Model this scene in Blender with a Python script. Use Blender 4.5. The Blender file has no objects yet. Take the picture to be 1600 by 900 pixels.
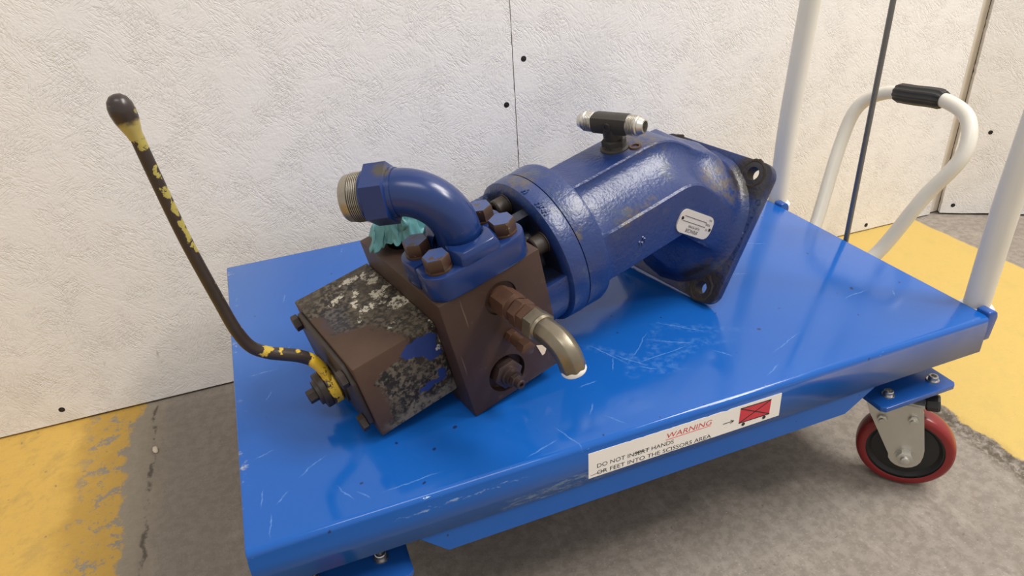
import bpy, bmesh, math, random
from math import sin, cos, pi, radians, hypot, atan2
from mathutils import Vector, Matrix, noise

random.seed(4)
SC = bpy.context.scene
COL = SC.collection
H = 0.22                      # height of the lift-table deck above the floor

# ------------------------------------------------------------------ camera
PITCH, ROLL, YAW = 0.518377, -0.067887, 0.331427
fwd = Vector((sin(YAW) * cos(PITCH), cos(YAW) * cos(PITCH), -sin(PITCH)))
rgt = Vector((cos(YAW), -sin(YAW), 0))
upv = rgt.cross(fwd)
r2 = rgt * cos(ROLL) + upv * sin(ROLL)
u2 = upv * cos(ROLL) - rgt * sin(ROLL)
cam_data = bpy.data.cameras.new('camera')
cam_data.sensor_width = 36.0
cam_data.lens = 1110.897 / 1600 * 36
cam_data.clip_start = 0.01
cam = bpy.data.objects.new('camera', cam_data)
COL.objects.link(cam)
M = Matrix((r2, u2, -fwd)).transposed().to_4x4()
M.translation = Vector((0.075617, -0.38992, 0.395096 + H))
cam.matrix_world = M
SC.camera = cam

# ------------------------------------------------------------------ light
world = bpy.data.worlds.new('world')
SC.world = world
world.use_nodes = True
world.node_tree.nodes['Background'].inputs[0].default_value = (1.0, 0.955, 0.905, 1)
world.node_tree.nodes['Background'].inputs[1].default_value = 0.72


def area(name, loc, target, sx, sy, power, col):
    d = bpy.data.lights.new(name, 'AREA')
    d.shape = 'RECTANGLE'
    d.size, d.size_y = sx, sy
    d.energy = power
    d.color = col
    o = bpy.data.objects.new(name, d)
    COL.objects.link(o)
    o.location = loc
    o.rotation_euler = (Vector(target) - Vector(loc)).to_track_quat('-Z', 'Y').to_euler()
    return o


area('hall_light', (1.75, -0.25, 2.35), (0.6, 0.3, 0.2), 0.8, 0.8, 43, (1.0, 0.955, 0.90))
area('hall_light', (2.05, -1.05, 2.40), (0.6, 0.3, 0.2), 0.32, 0.32, 21, (1.0, 0.955, 0.90))
area('hall_light', (-0.2, -1.0, 2.9), (0.2, 0.5, 0.2), 1.6, 0.6, 20, (1.0, 0.97, 0.93))

SC.view_settings.view_transform = 'Standard'
SC.view_settings.look = 'None'
SC.view_settings.gamma = 1
SC.view_settings.use_curve_mapping = False
SC.view_settings.exposure = 0.0


# ------------------------------------------------------------------ material helpers
class NT:
    def __init__(s, name):
        s.m = bpy.data.materials.new(name)
        s.m.use_nodes = True
        s.t = s.m.node_tree
        s.b = s.t.nodes['Principled BSDF']
        s.tc = s.t.nodes.new('ShaderNodeTexCoord')
        s.obj = s.tc.outputs['Object']

    def n(s, typ, **kw):
        nd = s.t.nodes.new(typ)
        for k, v in kw.items():
            setattr(nd, k, v)
        return nd

    def put(s, sock, v):
        if hasattr(v, 'is_linked'):
            s.t.links.new(v, sock)
        elif isinstance(v, (tuple, list)) and len(v) == 3 and sock.type == 'RGBA':
            sock.default_value = (*v, 1)
        else:
            sock.default_value = v

    def math(s, op, a, b=0.0, c=0.0, clamp=False):
        nd = s.n('ShaderNodeMath', operation=op, use_clamp=clamp)
        s.put(nd.inputs[0], a); s.put(nd.inputs[1], b); s.put(nd.inputs[2], c)
        return nd.outputs[0]

    def vmath(s, op, a, b=(0, 0, 0)):
        nd = s.n('ShaderNodeVectorMath', operation=op)
        s.put(nd.inputs[0], a); s.put(nd.inputs[1], b)
        return nd.outputs['Value'] if op in ('LENGTH', 'DISTANCE', 'DOT_PRODUCT') else nd.outputs[0]

    def noise(s, scale, detail=3, rough=0.55, vec=None, dist=0.0, color=False):
        nd = s.n('ShaderNodeTexNoise')
        s.put(nd.inputs['Vector'], vec or s.obj)
        nd.inputs['Scale'].default_value = scale
        nd.inputs['Detail'].default_value = detail
        nd.inputs['Roughness'].default_value = rough
        nd.inputs['Distortion'].default_value = dist
        return nd.outputs['Color' if color else 'Fac']

    def voro(s, scale, feature='F1', vec=None, rnd=1.0):
        nd = s.n('ShaderNodeTexVoronoi', feature=feature)
        s.put(nd.inputs['Vector'], vec or s.obj)
        nd.inputs['Scale'].default_value = scale
        nd.inputs['Randomness'].default_value = rnd
        return nd.outputs['Distance']

    def mapping(s, vec=None, loc=(0, 0, 0), rot=(0, 0, 0), scale=(1, 1, 1)):
        nd = s.n('ShaderNodeMapping')
        s.put(nd.inputs['Vector'], vec or s.obj)
        nd.inputs['Location'].default_value = loc
        nd.inputs['Rotation'].default_value = rot
        nd.inputs['Scale'].default_value = scale
        return nd.outputs[0]

    def step(s, v, a, b):
        nd = s.n('ShaderNodeMapRange', interpolation_type='SMOOTHSTEP')
        s.put(nd.inputs['Value'], v)
        nd.inputs['From Min'].default_value = min(a, b)
        nd.inputs['From Max'].default_value = max(a, b)
        nd.inputs['To Min'].default_value = 0.0 if a < b else 1.0
        nd.inputs['To Max'].default_value = 1.0 if a < b else 0.0
        return nd.outputs['Result']

    def mix(s, f, a, b):
        nd = s.n('ShaderNodeMix', data_type='RGBA')
        s.put(nd.inputs['Factor'], f)
        s.put(nd.inputs[6], a); s.put(nd.inputs[7], b)
        return nd.outputs[2]

    def mixf(s, f, a, b):
        nd = s.n('ShaderNodeMix', data_type='FLOAT')
        s.put(nd.inputs[0], f); s.put(nd.inputs[2], a); s.put(nd.inputs[3], b)
        return nd.outputs[0]

    def xyz(s, vec=None):
        nd = s.n('ShaderNodeSeparateXYZ')
        s.put(nd.inputs[0], vec or s.obj)
        return nd.outputs

    def warp(s, scale, amt, vec=None, detail=4):
        c = s.noise(scale, detail, 0.65, vec, color=True)
        d = s.vmath('SUBTRACT', c, (0.5, 0.5, 0.5))
        nd = s.n('ShaderNodeVectorMath', operation='SCALE')
        s.put(nd.inputs[0], d); nd.inputs['Scale'].default_value = amt
        return s.vmath('ADD', vec or s.obj, nd.outputs[0])

    def blobs(s, items, vec, soft=0.12):
        """union of ellipsoids (x, y, z, rx, ry, rz[, rotz]) as a 0..1 mask"""
        best = None
        for it in items:
            v = s.vmath('SUBTRACT', vec, tuple(it[:3]))
            if len(it) > 6:
                v = s.mapping(v, rot=it[6] if isinstance(it[6], tuple) else (0, 0, -it[6]))
            v = s.vmath('MULTIPLY', v, (1 / it[3], 1 / it[4], 1 / it[5]))
            l = s.vmath('LENGTH', v)
            best = l if best is None else s.math('MINIMUM', best, l)
        return s.step(best, 1 + soft, 1 - soft)

    def bump(s, h, strength=0.3, dist=0.001, prev=None):
        nd = s.n('ShaderNodeBump')
        s.put(nd.inputs['Strength'], strength)
        nd.inputs['Distance'].default_value = dist
        s.put(nd.inputs['Height'], h)
        if prev:
            s.put(nd.inputs['Normal'], prev)
        return nd.outputs[0]

    def out(s, col=None, rough=None, metal=None, normal=None, coat=None, spec=None):
        if col is not None: s.put(s.b.inputs['Base Color'], col)
        if rough is not None: s.put(s.b.inputs['Roughness'], rough)
        if metal is not None: s.put(s.b.inputs['Metallic'], metal)
        if normal is not None: s.put(s.b.inputs['Normal'], normal)
        if coat is not None: s.put(s.b.inputs['Coat Weight'], coat); s.b.inputs['Coat Roughness'].default_value = 0.12
        if spec is not None: s.put(s.b.inputs['Specular IOR Level'], spec)
        return s.m


def simple(name, col, rough=0.5, metal=0.0, var=0.12, scale=60, bump=0.0):
    t = NT(name)
    f = t.noise(scale, 4)
    c = t.mix(f, tuple(x * (1 - var) for x in col), tuple(min(1, x * (1 + var)) for x in col))
    nm = t.bump(t.noise(scale * 6, 3), bump, 0.0005) if bump else None
    return t.out(c, rough, metal, nm)


MAT = {}


def make_materials():
    # --- white painted strand board
    t = NT('white_strandboard')
    h = None
    for i, (rot, sc) in enumerate(((0.5, 1.0), (-0.7, 0.9), (1.2, 1.15), (2.2, 0.8))):
        v = t.mapping(t.mapping(t.warp(26, 0.008), rot=(0, rot, 0)), loc=(i * 3.1, 0, i * 1.7), scale=(48 * sc, 1, 230 * sc))
        e = t.noise(1.0, 2, 0.5, v)
        r = t.math('ABSOLUTE', t.math('SUBTRACT', e, 0.5))
        r = t.step(r, 0.0, 0.055)
        patch = t.step(t.noise(22, 1, 0.5, t.mapping(loc=(i * 7, 0, 0))), 0.46, 0.6)
        r = t.mixf(patch, 1.0, r)
        h = r if h is None else t.math('ADD', h, r)
    fine = t.noise(330, 3, 0.65)
    mid = t.noise(95, 4, 0.65)
    hh = t.math('ADD', h, t.math('ADD', t.math('MULTIPLY', fine, 1.3), t.math('MULTIPLY', mid, 2.4)))
    nm = t.bump(hh, 0.42, 0.0007)
    tone = t.mix(t.noise(3, 3), (0.745, 0.722, 0.700), (0.80, 0.778, 0.755))
    tone = t.mix(t.math('MULTIPLY', t.step(h, 3.6, 2.2), 0.14), tone, (0.42, 0.37, 0.32))
    specks = t.step(t.noise(38, 3, 0.7), 0.735, 0.78)
    tone = t.mix(t.math('MULTIPLY', specks, 0.7), tone, (0.33, 0.27, 0.21))
    z = t.xyz()[2]
    dirt = t.math('MULTIPLY', t.step(z, 0.16, 0.0), t.step(t.noise(9, 4, 0.7), 0.45, 0.75))
    tone = t.mix(t.math('MULTIPLY', dirt, 0.35), tone, (0.42, 0.38, 0.32))
    smud = t.math('MULTIPLY', t.math('MULTIPLY', t.step(z, 0.03, 0.07), t.step(z, 0.16, 0.08)), t.step(t.noise(45, 5, 0.75, t.mapping(scale=(1, 1, 0.5))), 0.62, 0.72))
    tone = t.mix(t.math('MULTIPLY', smud, 0.5), tone, (0.25, 0.20, 0.15))
    MAT['wall'] = t.out(tone, 0.55, 0, nm, spec=0.3)

    MAT['gap'] = simple('dark_gap', (0.035, 0.026, 0.02), 0.9)
    MAT['strip'] = simple('board_edge', (0.60, 0.54, 0.46), 0.7, scale=30)
    MAT['screw_dark'] = simple('dark_screw', (0.018, 0.016, 0.015), 0.5, 0.4)

    # --- floor: concrete with two painted yellow bands
    t = NT('painted_concrete')
    x, y, z = t.xyz()
    wx = t.xyz(t.warp(15, 0.085, detail=7))[0]
    wx2 = t.xyz(t.warp(34, 0.022, detail=5))[0]
    wx3 = t.xyz(t.warp(12, 0.010, detail=3))[0]
    left = t.step(wx, -0.170, -0.177)
    right = t.math('MULTIPLY', t.step(wx2, 0.812, 0.816), t.step(wx3, 1.226, 1.220))
    n1 = t.noise(7, 5, 0.6)
    n2 = t.noise(90, 4, 0.65)
    n3 = t.noise(420, 2, 0.6)
    conc = t.mix(n1, (0.235, 0.20, 0.17), (0.33, 0.295, 0.255))
    conc = t.mix(t.step(n2, 0.38, 0.62), t.mix(0.55, conc, (0.17, 0.145, 0.12)), conc)
    conc = t.mix(t.math('MULTIPLY', t.step(t.noise(32, 6, 0.75, t.mapping(scale=(1, 0.45, 1))), 0.52, 0.68), 0.45), conc, (0.40, 0.36, 0.31))
    conc = t.mix(t.math('MULTIPLY', t.step(n3, 0.62, 0.72), 0.5), conc, (0.50, 0.46, 0.41))
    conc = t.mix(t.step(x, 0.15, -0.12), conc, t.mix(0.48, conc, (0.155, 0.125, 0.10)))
    conc = t.mix(t.math('MULTIPLY', t.step(t.noise(150, 3, 0.7), 0.66, 0.70), 0.6), conc, (0.10, 0.085, 0.07))
    wr = t.noise(26, 6, 0.72, t.mapping(t.mapping(rot=(0, 0, 0.6)), scale=(1, 0.55, 1)))
    yel = t.mix(t.noise(5, 4), (0.54, 0.33, 0.070), (0.62, 0.40, 0.095))
    yel = t.mix(t.math('MULTIPLY', t.step(wr, 0.50, 0.66), 0.42), yel, (0.33, 0.225, 0.075))
    yel = t.mix(t.math('MULTIPLY', t.step(n2, 0.45, 0.7), 0.22), yel, (0.36, 0.25, 0.09))
    edge = t.step(wx, -0.262, -0.222)
    yel = t.mix(t.math('MULTIPLY', edge, t.mixf(t.step(x, 0, .1), 0.70, 0.0)), yel, (0.36, 0.215, 0.04))
    spk = t.step(t.noise(85, 5, 0.78, t.mapping(scale=(1, 0.6, 1))), 0.63, 0.68)
    yel = t.mix(t.math('MULTIPLY', spk, 0.8), yel, (0.20, 0.15, 0.09))
    yel = t.mix(t.step(x, 0.4, 0.8), yel, t.mix(0.72, yel, (0.555, 0.41, 0.125)))
    chips = t.math('MULTIPLY', t.step(t.noise(38, 6, 0.78), 0.53, 0.57), t.step(wx, -0.250, -0.205))
    lm = t.math('MULTIPLY', left, t.math('SUBTRACT', 1.0, chips))
    paint = t.math('MAXIMUM', lm, right)
    smear = t.math('MULTIPLY', t.step(wx, -0.115, -0.165), t.step(x, .4, .0))
    conc = t.mix(t.math('MULTIPLY', smear, 0.55), conc, (0.25, 0.215, 0.155))
    crack = t.math('MULTIPLY', t.step(wx2, 0.775, 0.795), t.step(wx2, 0.822, 0.812))
    conc = t.mix(t.math('MULTIPLY', crack, t.step(t.noise(110, 5, 0.75), 0.38, 0.60)), conc, (0.105, 0.085, 0.062))
    cl = t.math('ABSOLUTE', t.math('ADD', t.xyz(t.warp(22, 0.028))[0], 0.147))
    conc = t.mix(t.math('MULTIPLY', t.math('MULTIPLY', t.step(cl, 0.0040, 0.0003), t.step(t.noise(30, 4, 0.7), 0.42, 0.56)), 0.8), conc, (0.05, 0.04, 0.032))
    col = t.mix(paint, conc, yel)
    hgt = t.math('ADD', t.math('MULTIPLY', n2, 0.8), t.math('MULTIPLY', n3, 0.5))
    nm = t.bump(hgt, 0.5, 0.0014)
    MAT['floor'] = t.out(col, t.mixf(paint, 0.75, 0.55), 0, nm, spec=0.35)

    # --- blue enamel of the lift table
    t = NT('blue_enamel')
    base = t.mix(t.noise(6, 4), (0.006, 0.085, 0.37), (0.009, 0.108, 0.44))
    cen = [(0.405, 0.095, 2.55, .024), (0.425, 0.115, 2.35, .030), (0.372, 0.105, .75, .028), (0.385, 0.083, .05, .036),
           (0.352, 0.088, 2.15, .022), (0.338, 0.105, 2.0, .03), (0.36, 0.07, 2.5, .012), (0.335, 0.09, 1.1, .014),
           (0.30, 0.072, .1, .012), (0.288, 0.04, .9, .010), (0.255, 0.015, 1.9, .02), (0.30, 0.018, 2.1, .013),
           (0.435, 0.06, 2.1, .012), (0.46, 0.02, .5, .014), (0.62, 0.09, .1, .022), (0.655, 0.075, .9, .008),
           (0.54, 0.18, 2.7, .014), (0.60, 0.235, 2.6, .02), (0.59, 0.28, 2.4, .012), (0.125, 0.02, .05, .028),
           (0.075, 0.03, 2.0, .013), (0.088, 0.022, 2.2, .009), (0.055, 0.07, .6, .018), (0.03, 0.045, .8, .008),
           (0.02, 0.10, .4, .01), (0.028, 0.22, .05, .016), (0.05, 0.25, .8, .012), (0.08, 0.3, .5, .014),
           (0.06, 0.36, 1.4, .012), (0.085, 0.335, 2.4, .010), (0.14, 0.455, 1.2, .007), (0.03, 0.18, 1.1, .01),
           (0.015, 0.05, 1.4, .012), (0.019, 0.02, 1.5, .014), (0.5, 0.05, .35, .03), (0.23, 0.012, .3, .02)]
    wv = t.warp(60, 0.006)
    scr = t.blobs([(a, b, 0, l * 0.75, 0.0006, 0.01, an) for a, b, an, l in cen], wv, 0.35)
    scr = t.math('MULTIPLY', scr, t.mixf(t.noise(230, 2), 0.1, 1.0))
    faint = t.blobs([(a + .012, b - .008, 0, l * 1.4, 0.006, 0.01, an + .25) for a, b, an, l in cen[:8]], t.warp(40, .02), 0.5)
    faint = t.math('MULTIPLY', faint, t.mixf(t.step(t.noise(150, 3), .4, .7), 0.0, 0.3))
    col = t.mix(t.math('MULTIPLY', scr, 0.40), base, (0.25, 0.45, 0.74))
    col = t.mix(t.math('MULTIPLY', faint, 0.6), col, (0.2, 0.38, 0.68))
    x, y, z = t.xyz()
    # chipped left and front edges, scuffs on the skirt
    ez = t.step(t.math('ABSOLUTE', t.math('ADD', z, 0.002)), 0.006, 0.003)
    lft = t.math('MULTIPLY', t.step(x, 0.012, 0.002), t.step(t.noise(85, 4, 0.7), 0.55, 0.66))
    lft = t.math('MULTIPLY', t.math('MULTIPLY', lft, ez), t.step(t.noise(17, 2), 0.5, 0.6))
    chip = t.math('MULTIPLY', t.step(y, 0.006, 0.001), t.step(t.noise(70, 5, 0.75, t.mapping(scale=(0.6, 1, 2))), 0.66, 0.70))
    chip = t.math('MULTIPLY', chip, t.step(z, -0.012, -0.003))
    col = t.mix(t.math('MULTIPLY', lft, 0.8), col, (0.42, 0.43, 0.40))
    col = t.mix(chip, col, (0.45, 0.6, 0.78))
    scuff = t.blobs([(0.235, 0, -0.036, 0.045, 0.01, 0.0045), (0.25, 0, -0.033, 0.02, 0.01, 0.005), (0.145, 0, -0.013, 0.035, 0.01, 0.001), (0.19, 0, -0.012, 0.018, .01, .0012)],
                    t.warp(120, 0.012), 0.4)
    scuff = t.math('MULTIPLY', scuff, t.step(t.noise(190, 4, 0.7, t.mapping(scale=(0.35, 1, 1.6))), 0.45, 0.62))
    col = t.mix(t.math('MULTIPLY', scuff, 0.65), col, (0.30, 0.42, 0.58))
    dots = t.step(t.noise(95, 1, 0.3), 0.775, 0.79)
    col = t.mix(dots, col, (0.01, 0.03, 0.12))
    pale_corner = t.math('MULTIPLY', t.step(x, 0.10, 0.0), t.step(y, 0.12, 0.30))  # slightly paler tint towards the back left corner of the deck
    col = t.mix(t.math('MULTIPLY', pale_corner, 0.15), col, (0.2, 0.3, 0.45))
    rough = t.mixf(t.step(t.noise(9, 5, 0.65), 0.40, 0.72), 0.10, 0.24)
    rough = t.math('ADD', rough, t.math('MULTIPLY', scr, 0.3))
    nm = t.bump(t.noise(28, 2), 0.05, 0.002)
    MAT['deck'] = t.out(col, rough, 0, nm, spec=0.42)

    MAT['blue_plain'] = simple('blue_enamel_plain', (0.010, 0.075, 0.32), 0.25)
    # --- cast blue paint of the motor
    t = NT('worn_blue_casting_paint')
    big = t.noise(14, 5, 0.6)
    col = t.mix(big, (0.006, 0.021, 0.100), (0.010, 0.036, 0.165))
    col = t.mix(t.math('MULTIPLY', t.step(t.noise(24, 5, 0.7), 0.54, 0.72), 0.6), col, (0.065, 0.085, 0.10))
    spots = t.blobs([(0.135, 0.075, 0.142, 0.014, 0.014, 0.02), (0.205, 0.011, 0.094, 0.010, 0.01, 0.004), (0.226, 0.011, 0.094, 0.008, 0.01, 0.004),
                     (0.190, 0.008, 0.094, 0.006, 0.006, 0.004), (0.281, 0.055, 0.103, 0.005, 0.011, 0.014), (0.272, 0.078, 0.126, 0.036, 0.034, 0.008), (0.335, 0.02, 0.066, 0.03, 0.02, 0.03), (0.262, 0.02, -0.05, 0.03, 0.03, 0.02), (0.30, 0.02, -0.02, 0.02, 0.03, 0.02), (0.143, 0.012, 0.108, 0.005, 0.004, 0.006)],
                    t.warp(60, 0.02), 0.5)
    spots = t.math('MULTIPLY', spots, t.step(t.noise(130, 4, 0.7), 0.36, 0.6))
    col = t.mix(t.math('MULTIPLY', spots, 0.85), col, (0.085, 0.070, 0.055))
    chips = t.step(t.noise(130, 4, 0.7), 0.72, 0.745)
    col = t.mix(t.math('MULTIPLY', chips, 0.7), col, (0.20, 0.24, 0.34))
    gm = t.blobs([(0.362, 0.012, 0.057, 0.021, 0.024, 0.024), (0.284, 0.012, -0.037, 0.022, 0.026, 0.024), (0.362, 0.119, 0.057, 0.02, 0.02, 0.02)], t.warp(70, 0.022, detail=5), 0.25)
    col = t.mix(t.math('MULTIPLY', gm, 0.85), col, (0.022, 0.016, 0.011))
    # shade inside the port cover's screw pockets, painted into the colour
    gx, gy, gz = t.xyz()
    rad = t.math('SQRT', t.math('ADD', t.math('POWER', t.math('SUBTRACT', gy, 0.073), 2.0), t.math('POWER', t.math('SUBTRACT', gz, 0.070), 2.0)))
    pocket_shade = t.math('MULTIPLY', t.step(gx, 0.1225, 0.1212), t.step(rad, 0.0655, 0.0600))
    col = t.mix(t.math('MULTIPLY', pocket_shade, 0.88), col, (0.006, 0.007, 0.011))
    h = t.math('ADD', t.noise(330, 2, 0.5), t.math('MULTIPLY', t.noise(90, 3), 1.2))
    nm = t.bump(h, 0.38, 0.0010)
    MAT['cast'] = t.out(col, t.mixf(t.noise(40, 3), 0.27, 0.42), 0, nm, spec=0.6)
    # smooth blue paint (pipe elbow, clamps)
    t = NT('glossy_blue_paint')
    col = t.mix(t.noise(25, 4), (0.006, 0.021, 0.100), (0.009, 0.033, 0.150))
    ch = t.step(t.noise(95, 5, 0.75), 0.705, 0.725)
    col = t.mix(ch, col, (0.52, 0.52, 0.5))
    br = t.blobs([(0.012, 0.056, 0.217, 0.007, 0.006, 0.01)], t.warp(90, 0.012), 0.5)
    col = t.mix(t.math('MULTIPLY', br, 0.9), col, (0.06, 0.05, 0.03))
    MAT['blue_gloss'] = t.out(col, 0.24, 0, t.bump(t.noise(60, 3), 0.10, 0.001), spec=0.5)

    # --- brown oxide block
    t = NT('brown_oxide')
    col = t.mix(t.noise(22, 5, 0.65), (0.034, 0.017, 0.012), (0.055, 0.029, 0.021))
    col = t.mix(t.math('MULTIPLY', t.step(t.noise(60, 4, 0.7), 0.6, 0.72), 0.5), col, (0.10, 0.065, 0.045))
    rub = t.blobs([(0.077, 0, 0.062, 0.0035, 0.01, 0.012, (0, .3, 0))], t.warp(120, 0.010), 0.5)
    rub = t.math('MULTIPLY', rub, t.step(t.noise(200, 3), 0.42, 0.6))
    col = t.mix(rub, col, (0.30, 0.18, 0.10))
    lines = t.step(t.noise(1.0, 2, 0.5, t.mapping(scale=(300, 300, 12), rot=(0.2, 0.3, 0))), 0.72, 0.75)
    col = t.mix(t.math('MULTIPLY', lines, 0.35), col, (0.22, 0.15, 0.11))
    MAT['brown'] = t.out(col, t.mixf(t.noise(50, 3), 0.42, 0.6), 0, t.bump(t.noise(160, 3), 0.18, 0.0006), spec=0.4)
    MAT['brown_dark'] = simple('dark_brown_steel', (0.030, 0.020, 0.015), 0.5, 0.0, 0.4, 80, 0.15)

    # --- crusty valve body
    t = NT('crusty_weathered_iron')
    x, y, z = t.xyz()
    n = t.noise(210, 5, 0.72)
    crust = t.mix(t.step(n, 0.44, 0.60), (0.014, 0.011, 0.009), (0.125, 0.103, 0.076))
    crust = t.mix(t.step(t.noise(28, 4), 0.45, 0.62), crust, t.mix(0.6, crust, (0.065, 0.052, 0.036)))
    oxide = t.mix(t.noise(40, 4), (0.058, 0.032, 0.021), (0.085, 0.048, 0.032))
    w = t.warp(45, 0.030, detail=5)
    ox = t.blobs([(-0.078, 0.024, 0.094, 0.052, 0.052, 0.020), (-0.082, 0.02, 0.05, 0.022, 0.03, 0.05), (-0.08, 0.09, 0.098, 0.018, 0.02, 0.02), (-0.082, 0.14, 0.096, 0.01, 0.012, .02)], w, 0.08)
    col = t.mix(ox, crust, oxide)
    wb = t.warp(70, 0.014, detail=4)
    blu = t.blobs([(-0.018, 0.018, 0.081, 0.017, 0.008, 0.010), (-0.010, 0.018, 0.072, 0.010, 0.008, 0.010), (-0.018, 0.018, 0.041, 0.015, 0.008, 0.0035), (-0.008, 0.018, 0.047, 0.005, 0.008, 0.005)], wb, 0.04)
    blu = t.math('MULTIPLY', blu, t.step(t.noise(120, 5, 0.75), 0.66, 0.62))
    col = t.mix(blu, col, (0.014, 0.034, 0.16))
    blu2 = t.blobs([(-0.058, 0.09, 0.097, 0.012, 0.02, 0.008)], w, 0.3)
    col = t.mix(t.math('MULTIPLY', blu2, 0.18), col, (0.03, 0.05, 0.12))
    ww = t.warp(75, 0.026, detail=6)
    wht = t.blobs([(-0.009, 0.068, 0.096, 0.009, 0.008, 0.01), (-0.020, 0.085, 0.096, 0.012, 0.005, 0.01, .5), (-0.009, 0.098, 0.096, 0.012, 0.004, 0.01, .3),
                   (-0.010, 0.125, 0.096, 0.006, 0.014, 0.01), (-0.026, 0.135, 0.096, 0.008, 0.005, 0.01), (-0.033, 0.105, 0.096, 0.016, 0.003, 0.01, 1.2),
                   (-0.038, 0.08, 0.096, 0.014, 0.003, 0.01, .8), (-0.027, 0.045, 0.096, 0.004, 0.003, .01), (0.004, 0.022, 0.092, 0.006, 0.01, 0.004), (-0.002, 0.02, 0.075, 0.002, 0.01, 0.006), (-0.046, .118, .096, .01, .003, .01, .6)], ww, 0.04)
    wht = t.math('MULTIPLY', wht, t.step(t.noise(120, 6, 0.78), 0.47, 0.51))
    col = t.mix(wht, col, (0.50, 0.46, 0.37))
    gry = t.blobs([(-0.02, 0.018, 0.022, 0.045, 0.02, 0.010)], w, 0.3)
    col = t.mix(t.math('MULTIPLY', gry, t.step(n, 0.3, 0.6)), col, (0.17, 0.15, 0.12))
    nm = t.bump(t.math('ADD', n, t.noise(45, 4)), t.mixf(t.math('MAXIMUM', ox, blu), 0.75, 0.15), 0.0014)
    MAT['crust'] = t.out(col, 0.62, 0, nm, spec=0.35)

    # --- lever: dark brown with flaking yellow
    t = NT('lever_flaking_yellow')
    wl = t.warp(130, 0.016, detail=5)
    yb = [(-0.087, 0.078, 0.075, 0.010, 0.02, 0.013), (-0.083, 0.072, 0.052, 0.009, 0.016, 0.016), (-0.083, 0.068, 0.035, 0.007, 0.008, 0.012),
          (-0.123, 0.079, 0.302, 0.02, 0.02, 0.006), (-0.1225, 0.075, 0.296, 0.004, 0.01, 0.009), (-0.123, 0.074, 0.273, 0.0025, 0.01, 0.004), (-0.1245, 0.074, 0.258, 0.003, 0.01, 0.004),
          (-0.125, 0.074, 0.247, 0.0025, 0.01, 0.007), (-0.126, 0.074, 0.229, 0.003, 0.01, 0.010), (-0.1255, 0.074, 0.214, 0.003, 0.01, 0.004), (-0.122, 0.074, 0.170, 0.003, 0.012, 0.02), (-0.121, 0.074, 0.145, 0.0025, 0.012, 0.012),
          (-0.112, 0.074, 0.112, 0.012, 0.01, 0.0028), (-0.096, 0.074, 0.096, 0.004, 0.008, .003), (-0.104, .074, .106, .008, .008, .002)]
    ym = t.math('MULTIPLY', t.blobs(yb, wl, 0.06), t.step(t.noise(170, 5, 0.75), 0.60, 0.57))
    dark = t.mix(t.noise(60, 4), (0.020, 0.013, 0.011), (0.042, 0.028, 0.022))
    yc = t.mix(t.step(t.xyz()[2], 0.09, 0.14), (0.66, 0.43, 0.03), (0.36, 0.30, 0.07))
    MAT['lever'] = t.out(t.mix(ym, dark, yc), 0.42, 0, t.bump(ym, 0.3, 0.0006))
    t = NT('lever_knob')
    kz = t.xyz(t.warp(70, 0.012))[2]
    km = t.math('MULTIPLY', t.step(kz, 0.309, 0.305), 1.0)
    km2 = t.math('MULTIPLY', t.step(t.noise(75, 4, .7), 0.62, 0.66), 0.6)
    MAT['knob'] = t.out(t.mix(t.math('MAXIMUM', km, km2), (0.032, 0.022, 0.02), (0.40, 0.32, 0.10)), 0.3)

    # bolts: brown sides, chipped blue tops
    t = NT('blue_topped_bolt')
    m = t.step(t.noise(110, 4, 0.7), 0.40, 0.44)
    MAT['bolt_top'] = t.out(t.mix(m, (0.08, 0.055, 0.05), (0.045, 0.075, 0.20)), 0.35, 0, t.bump(m, 0.3, 0.0006))
    t = NT('brown_bolt_side')
    m = t.step(t.noise(150, 4, 0.7), 0.66, 0.70)
    MAT['bolt_side'] = t.out(t.mix(m, (0.052, 0.026, 0.015), (0.35, 0.27, 0.20)), 0.42, 0.0)

    MAT['steel'] = simple('bare_steel', (0.42, 0.40, 0.37), 0.30, 1.0, 0.2, 90, 0.05)
    MAT['bright'] = simple('zinc_bright', (0.62, 0.60, 0.56), 0.34, 1.0, 0.08, 60)
    MAT['zinc'] = simple('zinc_fork', (0.56, 0.55, 0.50), 0.38, 0.85, 0.1, 45, 0.03)
    MAT['nickel'] = simple('dull_nickel_elbow', (0.23, 0.20, 0.15), 0.36, 0.8, 0.35, 60, 0.1)
    MAT['rust'] = simple('rusty_fitting', (0.085, 0.042, 0.026), 0.45, 0.2, 0.4, 90, 0.1)
    MAT['rust_purple'] = simple('rusty_fitting_dark', (0.05, 0.032, 0.03), 0.4, 0.3, 0.4, 90, 0.1)
    MAT['black_oxide'] = simple('black_oxide_tee', (0.040, 0.036, 0.032), 0.5, 0.3, 0.3, 90, 0.15)
    MAT['bore'] = simple('dark_bore', (0.008, 0.007, 0.006), 0.8)
    MAT['spot'] = simple('raw_brown_spotface', (0.030, 0.021, 0.014), 0.6, 0.0, 0.6, 160, 0.4)
    MAT['thread_tan'] = simple('worn_thread', (0.33, 0.30, 0.25), 0.34, 0.8, 0.2, 90)
    MAT['white_tube'] = simple('white_tube_paint', (0.66, 0.63, 0.56), 0.32, 0.0, 0.05, 30)
    MAT['weld_white'] = simple('white_weld_paint', (0.82, 0.82, 0.80), 0.4)
    MAT['rubber'] = simple('black_rubber', (0.014, 0.014, 0.015), 0.48)
    MAT['rod'] = simple('grey_release_rod', (0.17, 0.17, 0.165), 0.35, 0.6)
    MAT['hub'] = simple('black_hub', (0.012, 0.012, 0.012), 0.5)
    t = NT('red_tyre')
    rr = t.noise(40, 4)
    MAT['tyre'] = t.out(t.mix(rr, (0.17, 0.010, 0.011), (0.25, 0.018, 0.019)), 0.28)
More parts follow.
